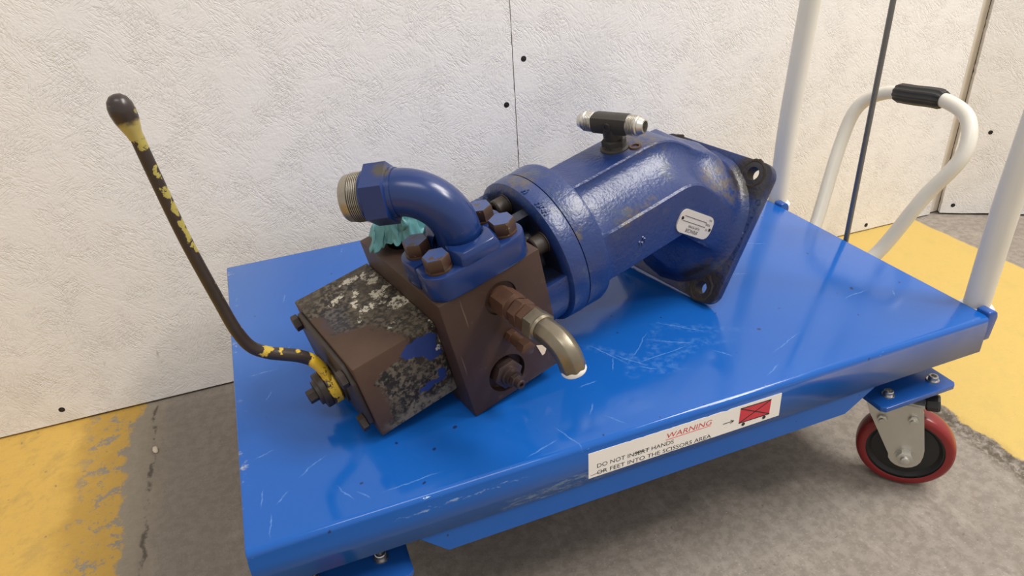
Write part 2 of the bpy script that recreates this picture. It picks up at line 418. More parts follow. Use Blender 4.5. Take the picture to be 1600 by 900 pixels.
    MAT['label'] = simple('white_label', (0.80, 0.77, 0.73), 0.45, 0, 0.03, 30)
    MAT['ink'] = simple('black_ink', (0.015, 0.014, 0.016), 0.55)
    MAT['red'] = simple('red_ink', (0.58, 0.055, 0.055), 0.5)
    MAT['redbox'] = simple('red_pictogram', (0.56, 0.035, 0.055), 0.45)
    MAT['plate'] = simple('aluminium_nameplate', (0.60, 0.56, 0.51), 0.42, 0.15, 0.06, 60)
    MAT['tag'] = simple('cream_tag', (0.75, 0.62, 0.46), 0.6)
    MAT['pebble'] = simple('pale_pebble', (0.55, 0.47, 0.36), 0.8)
    t = NT('teal_plastic_film')
    f = t.noise(45, 4)
    c = t.mix(f, (0.035, 0.15, 0.165), (0.17, 0.42, 0.45))
    MAT['rag'] = t.out(c, 0.42, 0, t.bump(t.noise(160, 3), 0.3, 0.001))


make_materials()


# ------------------------------------------------------------------ mesh helpers
def frame(ax):
    ax = Vector(ax).normalized()
    a = Vector((0, 0, 1)) if abs(ax.z) < 0.9 else Vector((1, 0, 0))
    u = ax.cross(a).normalized()
    return u, ax.cross(u).normalized(), ax


class B:
    def __init__(s):
        s.bm = bmesh.new()

    def ringfaces(s, r0, r1, mi=0):
        n = len(r0)
        for i in range(n):
            f = s.bm.faces.new((r0[i], r0[(i + 1) % n], r1[(i + 1) % n], r1[i]))
            f.material_index = mi

    def loft(s, rings, c0=True, c1=True, mi=0, mcap=None):
        vs = [[s.bm.verts.new(p) for p in r] for r in rings]
        for a, b in zip(vs, vs[1:]):
            s.ringfaces(a, b, mi)
        if c0:
            s.bm.faces.new(list(reversed(vs[0]))).material_index = mi
        if c1:
            s.bm.faces.new(vs[-1]).material_index = mi if mcap is None else mcap
        return s

    def box(s, x0, x1, y0, y1, z0, z1, mi=0):
        return s.loft([[Vector((x0, y0, z)), Vector((x1, y0, z)), Vector((x1, y1, z)), Vector((x0, y1, z))] for z in (z0, z1)], mi=mi)

    def lathe(s, o, ax, prof, n=32, c0=True, c1=True, mi=0, mcap=None, ph=0.0):
        u, v, w = frame(ax)
        o = Vector(o)
        return s.loft([[o + w * t + (u * cos(2 * pi * k / n + ph) + v * sin(2 * pi * k / n + ph)) * r for k in range(n)] for t, r in prof], c0, c1, mi, mcap)

    def cyl(s, p0, p1, r0, r1=None, n=24, mi=0, mcap=None, ph=0.0):
        p0, p1 = Vector(p0), Vector(p1)
        return s.lathe(p0, p1 - p0, [(0, r0), ((p1 - p0).length, r0 if r1 is None else r1)], n, mi=mi, mcap=mcap, ph=ph)

    def hexa(s, p0, p1, af, ch=0.12, mi=0, mcap=None, ph=0.0):
        p0, p1 = Vector(p0), Vector(p1)
        L = (p1 - p0).length
        r = af / math.sqrt(3)
        c = r * ch
        return s.lathe(p0, p1 - p0, [(0, r - c), (c * .6, r), (L - c * .6, r), (L, r - c)], 6, mi=mi, mcap=mcap, ph=ph)

    def tube(s, pts, rad, n=16, caps=True, mi=0):
        pts = [Vector(p) for p in pts]
        rs = rad if isinstance(rad, (list, tuple)) else [rad] * len(pts)
        tang = []
        for i in range(len(pts)):
            a = pts[max(0, i - 1)]; b = pts[min(len(pts) - 1, i + 1)]
            tang.append((b - a).normalized())
        u, v, w = frame(tang[0])
        rings = []
        for i, p in enumerate(pts):
            if i:
                q = tang[i - 1].rotation_difference(tang[i])
                u = q @ u
            v = tang[i].cross(u).normalized()
            u = v.cross(tang[i]).normalized()
            rings.append([p + (u * cos(2 * pi * k / n) + v * sin(2 * pi * k / n)) * rs[i] for k in range(n)])
        return s.loft(rings, caps, caps, mi)

    def prism(s, poly, o, u, v, w, d, mi=0):
        o, u, v, w = Vector(o), Vector(u), Vector(v), Vector(w)
        base = [o + u * a + v * b for a, b in poly]
        return s.loft([base, [p + w * d for p in base]], mi=mi)

    def bevel(s, w, seg=2, ang=0.6):
        bmesh.ops.recalc_face_normals(s.bm, faces=s.bm.faces)
        es = [e for e in s.bm.edges if len(e.link_faces) == 2 and e.calc_face_angle(0) > ang]
        bmesh.ops.bevel(s.bm, geom=es, offset=w, segments=seg, profile=0.5, affect='EDGES', clamp_overlap=True)
        return s

    def done(s, name, mats, parent=None, ang=35):
        me = bpy.data.meshes.new(name)
        bmesh.ops.recalc_face_normals(s.bm, faces=s.bm.faces)
        s.bm.to_mesh(me)
        s.bm.free()
        for m in (mats if isinstance(mats, (list, tuple)) else [mats]):
            me.materials.append(MAT[m])
        me.shade_smooth()
        me.set_sharp_from_angle(angle=radians(ang))
        o = bpy.data.objects.new(name, me)
        COL.objects.link(o)
        if parent:
            o.parent = parent
        return o


def smooth_path(pts, n=8):
    """Catmull-Rom through points"""
    pts = [Vector(p) for p in pts]
    out = []
    for i in range(len(pts) - 1):
        p0 = pts[max(0, i - 1)]; p1 = pts[i]; p2 = pts[i + 1]; p3 = pts[min(len(pts) - 1, i + 2)]
        for k in range(n):
            t = k / n
            out.append(0.5 * ((2 * p1) + (p2 - p0) * t + (2 * p0 - 5 * p1 + 4 * p2 - p3) * t * t + (3 * p1 - p0 - 3 * p2 + p3) * t ** 3))
    out.append(pts[-1])
    return out


def round_path(pts, r, n=8):
    """polyline with filleted corners; r may be a list per inner corner"""
    pts = [Vector(p) for p in pts]
    out = [pts[0]]
    for i in range(1, len(pts) - 1):
        rr = r[i - 1] if isinstance(r, (list, tuple)) else r
        a = (pts[i - 1] - pts[i]).normalized(); b = (pts[i + 1] - pts[i]).normalized()
        p, q = pts[i] + a * rr, pts[i] + b * rr
        for k in range(n + 1):
            t = k / n
            out.append(p * (1 - t) ** 2 + pts[i] * 2 * t * (1 - t) + q * t * t)
    out.append(pts[-1])
    return out


def cut(o, cutters):
    """boolean difference, applied"""
    tmp = []
    for c in cutters:
        bmesh.ops.recalc_face_normals(c.bm, faces=c.bm.faces)
        me = bpy.data.meshes.new('cutter'); c.bm.to_mesh(me); c.bm.free()
        co = bpy.data.objects.new('cutter', me); COL.objects.link(co)
        m = o.modifiers.new('cut', 'BOOLEAN'); m.operation = 'DIFFERENCE'; m.object = co; m.solver = 'EXACT'
        tmp.append(co)
    par = o.parent; o.parent = None
    mw = o.matrix_world.copy(); o.matrix_world = Matrix.Identity(4)
    bpy.context.view_layer.update()
    dg = bpy.context.evaluated_depsgraph_get()
    me = bpy.data.meshes.new_from_object(o.evaluated_get(dg))
    old = o.data
    me.name = old.name
    o.modifiers.clear()
    o.data = me
    o.matrix_world = mw
    o.parent = par
    me.shade_smooth()
    me.set_sharp_from_angle(angle=radians(35))
    for c in tmp:
        d = c.data
        bpy.data.objects.remove(c); bpy.data.meshes.remove(d)
    return o


def empty(name, label, cat, loc, group=None):
    o = bpy.data.objects.new(name, None)
    o.empty_display_size = 0.05
    COL.objects.link(o)
    o.location = loc
    o['label'] = label
    o['category'] = cat
    if group:
        o['group'] = group
    return o


def text_mesh(name, body, size, mat, parent, o, u, v, align='LEFT', shear=0.0, width=None, lift=0.0, space=1.0):
    cu = bpy.data.curves.new('lettering', 'FONT')
    cu.body = body; cu.size = size; cu.align_x = align; cu.shear = shear; cu.space_character = space
    cu.resolution_u = 3
    t = bpy.data.objects.new('lettering', cu); COL.objects.link(t)
    bpy.context.view_layer.update()
    me = bpy.data.meshes.new_from_object(t.evaluated_get(bpy.context.evaluated_depsgraph_get()))
    bpy.data.objects.remove(t); bpy.data.curves.remove(cu)
    xs = [p.co.x for p in me.vertices]
    sx = 1.0
    if width and xs:
        sx = width / (max(xs) - min(xs))
    u, v = Vector(u).normalized(), Vector(v).normalized()
    w = u.cross(v)
    o = Vector(o)
    for p in me.vertices:
        c = p.co.copy()
        p.co = o + u * c.x * sx + v * c.y + w * lift
    me.name = name
    me.materials.clear(); me.materials.append(MAT[mat])
    ob = bpy.data.objects.new(name, me); COL.objects.link(ob)
    ob.parent = parent
    return ob


def structure(o):
    o['kind'] = 'structure'
    return o


# ------------------------------------------------------------------ floor
def build_floor():
    def dense(a, b, st):
        return [a + (b - a) * k / max(1, round((b - a) / st)) for k in range(max(1, round((b - a) / st)))]
    xs = dense(-2.6, -0.3, 0.3) + dense(-0.3, -0.18, 0.03) + dense(-0.18, -0.11, 0.003) + dense(-0.11, 0.74, 0.07) + dense(0.74, 0.86, 0.004) + dense(0.86, 1.3, 0.08) + dense(1.3, 3.4, 0.3) + [3.4]
    ys = dense(-2.6, -0.3, 0.3) + dense(-0.3, 0.55, 0.006) + dense(0.55, 0.7, 0.05) + [0.7]
    bm = bmesh.new()
    grid = []
    for y in ys:
        row = []
        for x in xs:
            z = 0.0
            c = 0.800 + 0.010 * noise.noise((y * 14, 0, 0)) + 0.004 * noise.noise((y * 60, 3, 0))
            wd = 0.017 + 0.006 * noise.noise((y * 20, 9, 0))
            d = abs(x - c) / wd
            if d < 1:
                z -= (1 - d) * 0.007 * (0.6 + 1.1 * noise.noise((x * 110, y * 110, 0))) + 0.0018 * max(0, noise.noise((x * 300, y * 300, 5)))
            c = -0.148 + 0.005 * noise.noise((y * 25, 5, 0))
            d = abs(x - c) / 0.0038
            if d < 1:
                z -= (1 - d) * 0.0022 * max(0.0, 0.4 + noise.noise((y * 18, 1, 2)))
            row.append(bm.verts.new((x, y, z)))
        grid.append(row)
    for a, b in zip(grid, grid[1:]):
        for i in range(len(a) - 1):
            bm.faces.new((a[i], a[i + 1], b[i + 1], b[i]))
    b = B(); b.bm.free(); b.bm = bm
    return structure(b.done('floor', 'floor', ang=80))


build_floor()


# ------------------------------------------------------------------ walls
def ragged_board(x0, x1, z0, z1, th, jl=0.0006, jr=0.0006, jb=0.0):
    """board in local XZ, front face at y=0, with slightly ragged edges"""
    b = B()
    nz = 220
    left = [(x0 + jl * (noise.noise((0, k * 0.9, 1)) + 0.6 * noise.noise((0, k * 0.13, 4))), z0 + (z1 - z0) * k / nz) for k in range(nz + 1)]
    right = [(x1 + jr * (noise.noise((7, k * 0.9, 1)) + 0.6 * noise.noise((7, k * 0.13, 4))), z0 + (z1 - z0) * k / nz) for k in range(nz + 1)]
    bot = [(x0 + (x1 - x0) * k / 40, z0 + jb * noise.noise((k * 0.8, 3, 3))) for k in range(1, 40)]
    poly = bot + right + list(reversed(left))
    b.prism(poly, (0, 0, 0), (1, 0, 0), (0, 0, 1), (0, 1, 0), th)
    return b


def screws(parent, pts):
    for x, z in pts:
        s = B()
        s.lathe((x, -0.0004, z), (0, 1, 0), [(0, 0.0035), (0.0005, 0.0042), (0.003, 0.0042)], 14)
        s.lathe((x, -0.0009, z), (0, 1, 0), [(0, 0.0012), (0.0006, 0.002)], 4)
        s.done('screw', 'screw_dark', parent)


WROT = math.atan(-0.0198)


def build_walls():
    b = B().box(-1.7, 1.30, 0.0125, 0.04, 0.0, 1.7)
    w = structure(b.done('wall_back', 'gap'))
    w.location = (0, 0.551, 0)
    w.rotation_euler = (0, 0, WROT)
    p1 = ragged_board(-1.7, 0.4195, 0.0035, 1.7, 0.012, jr=0.0010, jb=0.0012).done('wall_panel', 'wall', w)
    p2 = ragged_board(0.4212, 1.2640, 0.0025, 1.7, 0.012, jl=0.0010, jb=0.0008).done('wall_panel', 'wall', w)
    p2.location = (0, 0.0006, 0)
    screws(p1, [(0.407, 0.345), (-0.262, 0.024)])
    screws(p2, [(0.436, 0.404), (1.108, 0.012)])
    st = ragged_board(1.2648, 1.2880, 0.003, 1.7, 0.006).done('edge_strip', 'strip', w)
    st.location = (0, 0.006, 0)
    # side wall closing the corner at an angle
    b = B().box(0.012, 1.6, 0.0125, 0.04, 0.0, 1.7)
    r = structure(b.done('wall_right', 'gap'))
    r.location = (1.2812, 0.5215, 0)
    r.rotation_euler = (0, 0, atan2(-0.08, 0.132))
    pr = ragged_board(0.0015, 1.6, 0.004, 1.7, 0.012, jl=0.0012, jb=0.0012).done('wall_panel', 'wall', r)
    screws(pr, [(0.022, 0.020), (0.052, 0.165)])


build_walls()


# ------------------------------------------------------------------ lift table
DL, DW = 0.700, 0.477
CART = empty('lift_table', 'blue steel scissor lift table cart with white handle posts, carrying the old hydraulic motor', 'cart', (0.35, 0.24, 0))


def cart_part(o, up=H):
    o.parent = CART
    o.location = (-0.35, -0.24, up)
    return o


def build_cart():
    # deck: folded tray, open underneath
    b = B()
    b.box(0, DL, 0, DW, -0.041, 0)
    bm = b.bm
    bmesh.ops.recalc_face_normals(bm, faces=bm.faces)
    long_e = [e for e in bm.edges if all(abs(v.co.z) < 1e-6 for v in e.verts) and abs(e.verts[0].co.x - e.verts[1].co.x) > 0.1]
    bmesh.ops.bevel(bm, geom=long_e, offset=0.0055, segments=5, profile=0.5, affect='EDGES')
    rest = [e for e in bm.edges if len(e.link_faces) == 2 and e.calc_face_angle(0) > 1.2 and all(v.co.z > -0.03 for v in e.verts)]
    bmesh.ops.bevel(bm, geom=rest, offset=0.0016, segments=2, profile=0.5, affect='EDGES')
    bot = [f for f in bm.faces if f.calc_center_median().z < -0.0405]
    bmesh.ops.delete(bm, geom=bot, context='FACES')
    deck = cart_part(b.done('deck', 'deck', ang=50))
    m = deck.modifiers.new('sheet', 'SOLIDIFY'); m.thickness = 0.0028; m.offset = -1

    # aprons: trapezoid stiffeners under both long skirts
    for y, s in ((0.0016, 1), (DW - 0.0046, 1)):
        b = B()
        poly = [(0.098, -0.036), (0.119, -0.0415), (0.142, -0.0655), (0.538, -0.0655), (0.572, -0.0415), (0.59, -0.036)]
        b.prism(poly, (0, y, 0), (1, 0, 0), (0, 0, 1), (0, 1, 0), 0.003)
        b.bevel(0.0006, 1)
        cart_part(b.done('apron', 'deck'))

    # chassis end plates with socket screws
    for x0, x1, bolts in ((0.588, 0.684, ((0.6087, 0.0167), (0.667, 0.0161))), (0.016, 0.1125, ((0.0905, 0.0268), (0.0343, 0.0292)))):
        b = B()
        c = 0.004
        poly = [(x0 + c, 0.001), (x1 - c, 0.001), (x1, 0.001 + c), (x1, DW - 0.005), (x1 - c, DW - 0.001), (x0 + c, DW - 0.001), (x0, DW - 0.005), (x0, 0.001 + c)]
        b.prism(poly, (0, 0, -0.0825), (1, 0, 0), (0, 1, 0), (0, 0, 1), 0.0055)
        b.bevel(0.0008, 2)
        pl = cart_part(b.done('chassis_plate', 'blue_plain'))
        for bx, by in bolts:
            for yy in (by, DW - by):
                s = B()
                s.lathe((bx, yy, -0.0770), (0, 0, 1), [(0, 0.0062), (0.0012, 0.0062), (0.0012, 0.0046), (0.0052, 0.0046), (0.0058, 0.0041), (0.0058, 0.0028), (0.0030, 0.0026)], 20)
                s.done('socket_screw', 'bright', pl)
    # long chassis beams and scissor legs under the deck
    for y in (0.10, DW - 0.14):
        b = B().box(0.03, 0.67, y, y + 0.035, -0.112, -0.0830).bevel(0.002)
        cart_part(b.done('chassis_beam', 'blue_plain'))
    for y0, a in ((0.150, 1), (0.166, -1), (0.300, 1), (0.316, -1)):
        b = B()
        za, zb = (-0.078, -0.046) if a > 0 else (-0.046, -0.078)
        b.loft([[Vector((0.10, y0, za - 0.012)), Vector((0.10, y0 + 0.012, za - 0.012)), Vector((0.10, y0 + 0.012, za + 0.012)), Vector((0.10, y0, za + 0.012))],
                [Vector((0.57, y0, zb - 0.012)), Vector((0.57, y0 + 0.012, zb - 0.012)), Vector((0.57, y0 + 0.012, zb + 0.012)), Vector((0.57, y0, zb + 0.012))]])
        cart_part(b.done('scissor_arm', 'blue_plain'))
    b = B().box(0.664, 0.684, 0.02, DW - 0.02, -0.112, -0.0830)
    cart_part(b.done('chassis_crossbar', 'blue_plain'))

    # push handle: two posts and a bar above
    top = 0.47
    b = B()
    b.tube(round_path([(0.7145, 0.027, -0.027), (0.7145, 0.027, 0.10), (0.735, 0.026, top), (0.735, 0.330, top), (0.7145, 0.331, 0.10), (0.7145, 0.331, -0.027)], [0.03, 0.06, 0.06, 0.03]), 0.0122, 24)
    ph = cart_part(b.done('push_handle', 'white_tube', ang=60))
    for y in (0.027, 0.331):
        s = B()
        pr = [(0.0122, -0.0035), (0.0160, -0.003), (0.0165, -0.0005), (0.0150, 0.0012), (0.0122, 0.003)]
        s.lathe((0.7145, y, 0.0), (0, 0, 1), [(z - .006, r) for r, z in pr], 24)
        wb = s.done('weld_bead', 'weld_white', ph)
        # bracket plate gripping the post at the deck edge
        s = B()
        poly = [(0.6990, -0.030), (0.7105, -0.030), (0.7135, -0.0045), (0.7115, 0.001), (0.7075, 0.0035), (0.6990, 0.0035)]
        yb = y - 0.0255
        s.prism(poly, (0, yb, 0), (1, 0, 0), (0, 0, 1), (0, 1, 0), 0.014)
        s.bevel(0.0018, 3)
        cart_part(s.done('post_bracket', 'blue_plain'))

    # release rod hanging in the handle
    b = B()
    b.tube([(0.7130, 0.203, -0.10), (0.7150, 0.203, 0.30), (0.7180, 0.203, top)], 0.0031, 12)
    cart_part(b.done('release_rod', 'rod'))

    # foot pedal loop with rubber grip
    pts = [(0.69, 0.318, -0.098), (0.765, 0.331, -0.092), (0.800, 0.345, -0.075), (0.864, 0.387, 0.029), (0.889, 0.391, 0.083), (0.904, 0.362, 0.108), (0.9085, 0.315, 0.1145),
           (0.910, 0.270, 0.117), (0.903, 0.228, 0.104), (0.884, 0.209, 0.066), (0.856, 0.226, 0.010), (0.816, 0.243, -0.068), (0.77, 0.25, -0.092), (0.69, 0.255, -0.098)]
    path = smooth_path(pts, 10)
    b = B().tube(path, 0.0092, 20)
    pd = cart_part(b.done('foot_pedal', 'white_tube', ang=60))
    i0 = min(range(len(path)), key=lambda i: (path[i] - Vector((0.9055, 0.345, 0.1115))).length)
    i1 = min(range(len(path)), key=lambda i: (path[i] - Vector((0.9100, 0.276, 0.1168))).length)
    gp = path[i0:i1 + 1]
    b = B()
    n = 40
    tang = [(gp[min(len(gp) - 1, i + 1)] - gp[max(0, i - 1)]).normalized() for i in range(len(gp))]
    rings = []
    u, v, w = frame(tang[0])
    for i, p in enumerate(gp):
        k_end = min(i, len(gp) - 1 - i)
        base = 0.0105 if k_end == 0 else 0.0124
        vv = tang[i].cross(u).normalized(); uu = vv.cross(tang[i])
        ring = []
        for k in range(n):
            r = base + (0.0007 if k % 4 < 2 else -0.0004)
            ring.append(p + (uu * cos(2 * pi * k / n) + vv * sin(2 * pi * k / n)) * r)
        rings.append(ring)
    b.loft(rings)
    b.done('rubber_grip', 'rubber', pd, ang=25)

    # warning label on the front skirt
    b = B()
    def edge(xa, xb, za, zb, n, j, seed):
        o = []
        for k in range(n + 1):
            t = k / n
            jit = j * max(0, noise.noise((k * 0.9, seed, 0))) * (1 if 0.18 < t < 0.72 else 0.15)
            o.append((xa + (xb - xa) * t, za + (zb - za) * t + jit))
        return o
    lo = edge(0.2652, 0.4552, -0.0364, -0.0362, 60, 0.0007, 2)
    hi = [(x, z - 0.002 * max(0, noise.noise((x * 160, 8, 0))) * (1 if 0.30 < x < 0.40 else 0.1)) for x, z in edge(0.2652, 0.4548, -0.0092, -0.0106, 60, 0, 5)]
    b.prism(lo + list(reversed(hi)), (0, -0.0003, 0), (1, 0, 0), (0, 0, 1), (0, 1, 0), 0.0006)
    lab = cart_part(b.done('warning_label', 'label'))
    O = lambda x, z: (x, -0.0004, z)
    U, V = (1, 0, -0.008), (0, 0, 1)
    text_mesh('lettering', 'WARNING', 0.0078, 'red', lab, O(0.3375, -0.0200), U, V, width=0.0445, shear=0.15)
    r = B().box(0.3375, 0.3820, -0.00045, -0.0003, -0.02165, -0.02115)
    r.done('underline', 'red', lab)
    text_mesh('lettering', 'DO NOT INSERT HANDS', 0.0062, 'ink', lab, O(0.2725, -0.0272), U, V, width=0.0725)
    text_mesh('lettering', 'OR FEET INTO THE SCISSORS AREA', 0.0062, 'ink', lab, O(0.2725, -0.0346), U, V, width=0.1105)
    # scratched-out patches over the print
    s = B()
    for k in range(7):
        x = 0.306 + k * 0.0021
        s.prism([(x, -0.0252 + .0008 * sin(k * 2.1)), (x + 0.0035, -0.0244 + .0008 * sin(k)), (x + 0.003, -0.0252)], (0, -0.00046, 0), (1, 0, 0), (0, 0, 1), (0, 1, 0), 0.0001)
    s.done('scratch_mark', 'ink', lab)
    s = B()
    s.prism([(0.267, -0.0335), (0.281, -0.0319), (0.281, -0.0323), (0.267, -0.0338)], (0, -0.00046, 0), (1, 0, 0), (0, 0, 1), (0, 1, 0), 0.0001)
    s.done('scratch_mark', 'ink', lab)
    # arrow
    a = B()
    a.box(0.3948, 0.4062, -0.00046, -0.0003, -0.02505, -0.0244)
    for sg in (1, -1):
        a.prism([(0.4062, -0.02475), (0.4028, -0.02475 + sg * 0.0022), (0.4022, -0.02475 + sg * 0.0019), (0.4052, -0.02475)], (0, -0.00046, 0), (1, 0, 0), (0, 0, 1), (0, 1, 0), 0.0001)
    a.done('arrow', 'ink', lab)
    p = B().prism([(0.4115, -0.0296), (0.4438, -0.0300), (0.4440, -0.0140), (0.4118, -0.0134)], (0, -0.00042, 0), (1, 0, 0), (0, 0, 1), (0, 1, 0), 0.0001)
    p.done('red_pictogram', 'redbox', lab)
    p = B()
    def bar(x0, z0, x1, z1, w):
        d = Vector((x1 - x0, z1 - z0)).normalized(); nn = Vector((-d.y, d.x)) * w / 2
        p.prism([(x0 - nn.x, z0 - nn.y), (x1 - nn.x, z1 - nn.y), (x1 + nn.x, z1 + nn.y), (x0 + nn.x, z0 + nn.y)], (0, -0.00052, 0), (1, 0, 0), (0, 0, 1), (0, 1, 0), 0.0001)
    bar(0.4115, -0.0297, 0.4440, -0.0301, 0.0009)
    bar(0.4118, -0.0134, 0.4440, -0.0140, 0.0009)
    bar(0.4116, -0.0296, 0.4439, -0.0141, 0.0009)
    bar(0.4118, -0.0136, 0.4438, -0.0299, 0.0009)
    for x in (0.4165, 0.4385):
        p.prism([(x + 0.0018 * cos(k * pi / 8), -0.0324 + 0.0018 * sin(k * pi / 8)) for k in range(16)], (0, -0.00052, 0), (1, 0, 0), (0, 0, 1), (0, 1, 0), 0.0001)
    p.done('pictogram_line', 'ink', lab)


build_cart()


def build_caster():
    """origin on the swivel axis at the underside of the chassis plate; wheel trails along +X"""
    R = 0.0490
    cx, cz = 0.025, -0.0885
    b = B()
    # mounting plate and swivel head
    b.lathe((0, 0, 0), (0, 0, -1), [(0, 0.033), (0.0035, 0.033)], 32)
    b.lathe((0, 0, -0.0035), (0, 0, -1), [(0, 0.027), (0.004, 0.029), (0.010, 0.029), (0.013, 0.024), (0.017, 0.024)], 32)
    # fork crown
    b.box(-0.029, 0.031, -0.0175, 0.0175, -0.0245, -0.0200)
    # two fork legs
    out = [(-0.055, 0.0645), (-0.0438, 0.0500), (-0.0150, -0.0025)]
    arc = [(0.0165 * cos(a), 0.0165 * sin(a) - 0.0) for a in [radians(q) for q in (205, 225, 245, 265, 285, 305, 325, 345)]]
    poly = [(-0.050, 0.0665), (-0.0438, 0.0500), (-0.0160, -0.0015)] + arc + [(0.0170, 0.004), (0.0165, 0.0125), (0.0067, 0.0600), (0.0035, 0.0665)]
    for y0 in (-0.0195, 0.0165):
        b.prism([(cx + a, cz + c) for a, c in poly], (0, y0, 0), (1, 0, 0), (0, 0, 1), (0, 1, 0), 0.003)
    c = cart_part(b.done('caster', 'zinc'), H - 0.0825)
    # wheel core
    s = B()
    s.lathe((cx, -0.0110, cz), (0, 1, 0), [(0.0015, 0.0130), (0, 0.0135), (0, 0.0165), (0.004, 0.0180), (0.0045, 0.0330), (0.001, 0.0365), (0.001, 0.0400), (0.021, 0.0400), (0.021, 0.0365), (0.0175, 0.0330), (0.018, 0.0180), (0.022, 0.0165), (0.022, 0.0130)], 48)
    s.done('wheel', 'hub', c)
    s = B()
    s.lathe((cx, -0.0120, cz), (0, 1, 0), [(0.0005, 0.0385), (0, 0.0395), (0, 0.0445), (0.0022, 0.0474), (0.006, 0.0486), (0.012, R), (0.018, 0.0486), (0.0218, 0.0474), (0.024, 0.0445), (0.024, 0.0395), (0.0235, 0.0385)], 64, c0=False, c1=False)
    s.done('tyre', 'tyre', c, ang=50)
    s = B()
    s.hexa((cx, -0.0195, cz), (cx, -0.0260, cz), 0.0150)
    s.lathe((cx, -0.0195, cz), (0, -1, 0), [(0, 0.0098), (0.0012, 0.0098)], 20)
    s.lathe((cx, -0.0260, cz), (0, -1, 0), [(0, 0.0045), (0.0035, 0.0045), (0.004, 0.0037)], 14)
    s.cyl((cx, -0.0195, cz), (cx, 0.0240, cz), 0.004)
    s.hexa((cx, 0.0195, cz), (cx, 0.0250, cz), 0.0125)
    s.done('axle_nut', 'zinc', c)
    for px, pz in ((-0.030, 0.0441), (-0.0013, 0.0500)):
        s = B()
        s.hexa((cx + px, -0.0195, cz + pz), (cx + px, -0.0235, cz + pz), 0.0090)
        s.cyl((cx + px, -0.0230, cz + pz), (cx + px, -0.0262, cz + pz), 0.0030, n=12)
        s.done('fork_bolt', 'zinc', c)
    # brake screw with black knob
    s = B()
    s.cyl((0.022, -0.006, -0.0245), (0.0345, -0.006, -0.0225), 0.0036, n=14)
    bk = s.done('brake_screw', 'bright', c)
    s = B()
    u, v, w = frame((0.98, 0, 0.16))
    o = Vector((0.0320, -0.006, -0.0228))
    n = 24
    rings = []
    for t, rr in ((0, 0.0068), (0.0015, 0.0084), (0.011, 0.0090), (0.0135, 0.0078)):
        rings.append([o + w * t + (u * cos(2 * pi * k / n) + v * sin(2 * pi * k / n)) * (rr + (0.0005 if k % 3 == 0 else -0.0003)) for k in range(n)])
    s.loft(rings)
    s.done('brake_knob', 'rubber', c, ang=25)
    return c


CAST = build_caster()


def place_caster(o, x, y, rz):
    o.location = (x - 0.35, y - 0.24, H - 0.0825)
    o.rotation_euler = (0, 0, rz)


place_caster(CAST, 0.6476, 0.0430, -0.80)
for x, y, rz in ((0.0600, 0.0430, -2.2), (0.6476, 0.4300, 0.3), (0.0600, 0.4300, 2.6)):
    c2 = CAST.copy(); COL.objects.link(c2)
    for ch in list(CAST.children):
        k = ch.copy(); COL.objects.link(k); k.parent = c2
    place_caster(c2, x, y, rz)


# ------------------------------------------------------------------ hydraulic motor with valve
QA, QB, QC = 0.230492, -0.190861, 0.014843
ROT = Matrix.Rotation(QA, 4, 'Z') @ Matrix.Rotation(QB, 4, 'Y') @ Matrix.Rotation(QC, 4, 'X')
PUMP = empty('hydraulic_motor', 'worn blue hydraulic motor with brown manifold block and crusty valve, lying on blue deck', 'motor', (0, 0, 0))
PUMP.matrix_world = Matrix.Translation((0.194017, 0.070742, H + 0.0002)) @ ROT

X, Y, Z = Vector((1, 0, 0)), Vector((0, 1, 0)), Vector((0, 0, 1))
BX, BY, BZ = 0.0965, 0.1461, 0.1221          # manifold block
AY, AZ = 0.0730, 0.0700                      # barrel axis
TH = radians(40)
SD = Vector((cos(TH), 0, -sin(TH)))          # shaft direction
UP = Vector((sin(TH), 0, cos(TH)))
FC = Vector((0.3238, 0.0662, 0.0102))        # centre of the mounting flange (visible face)


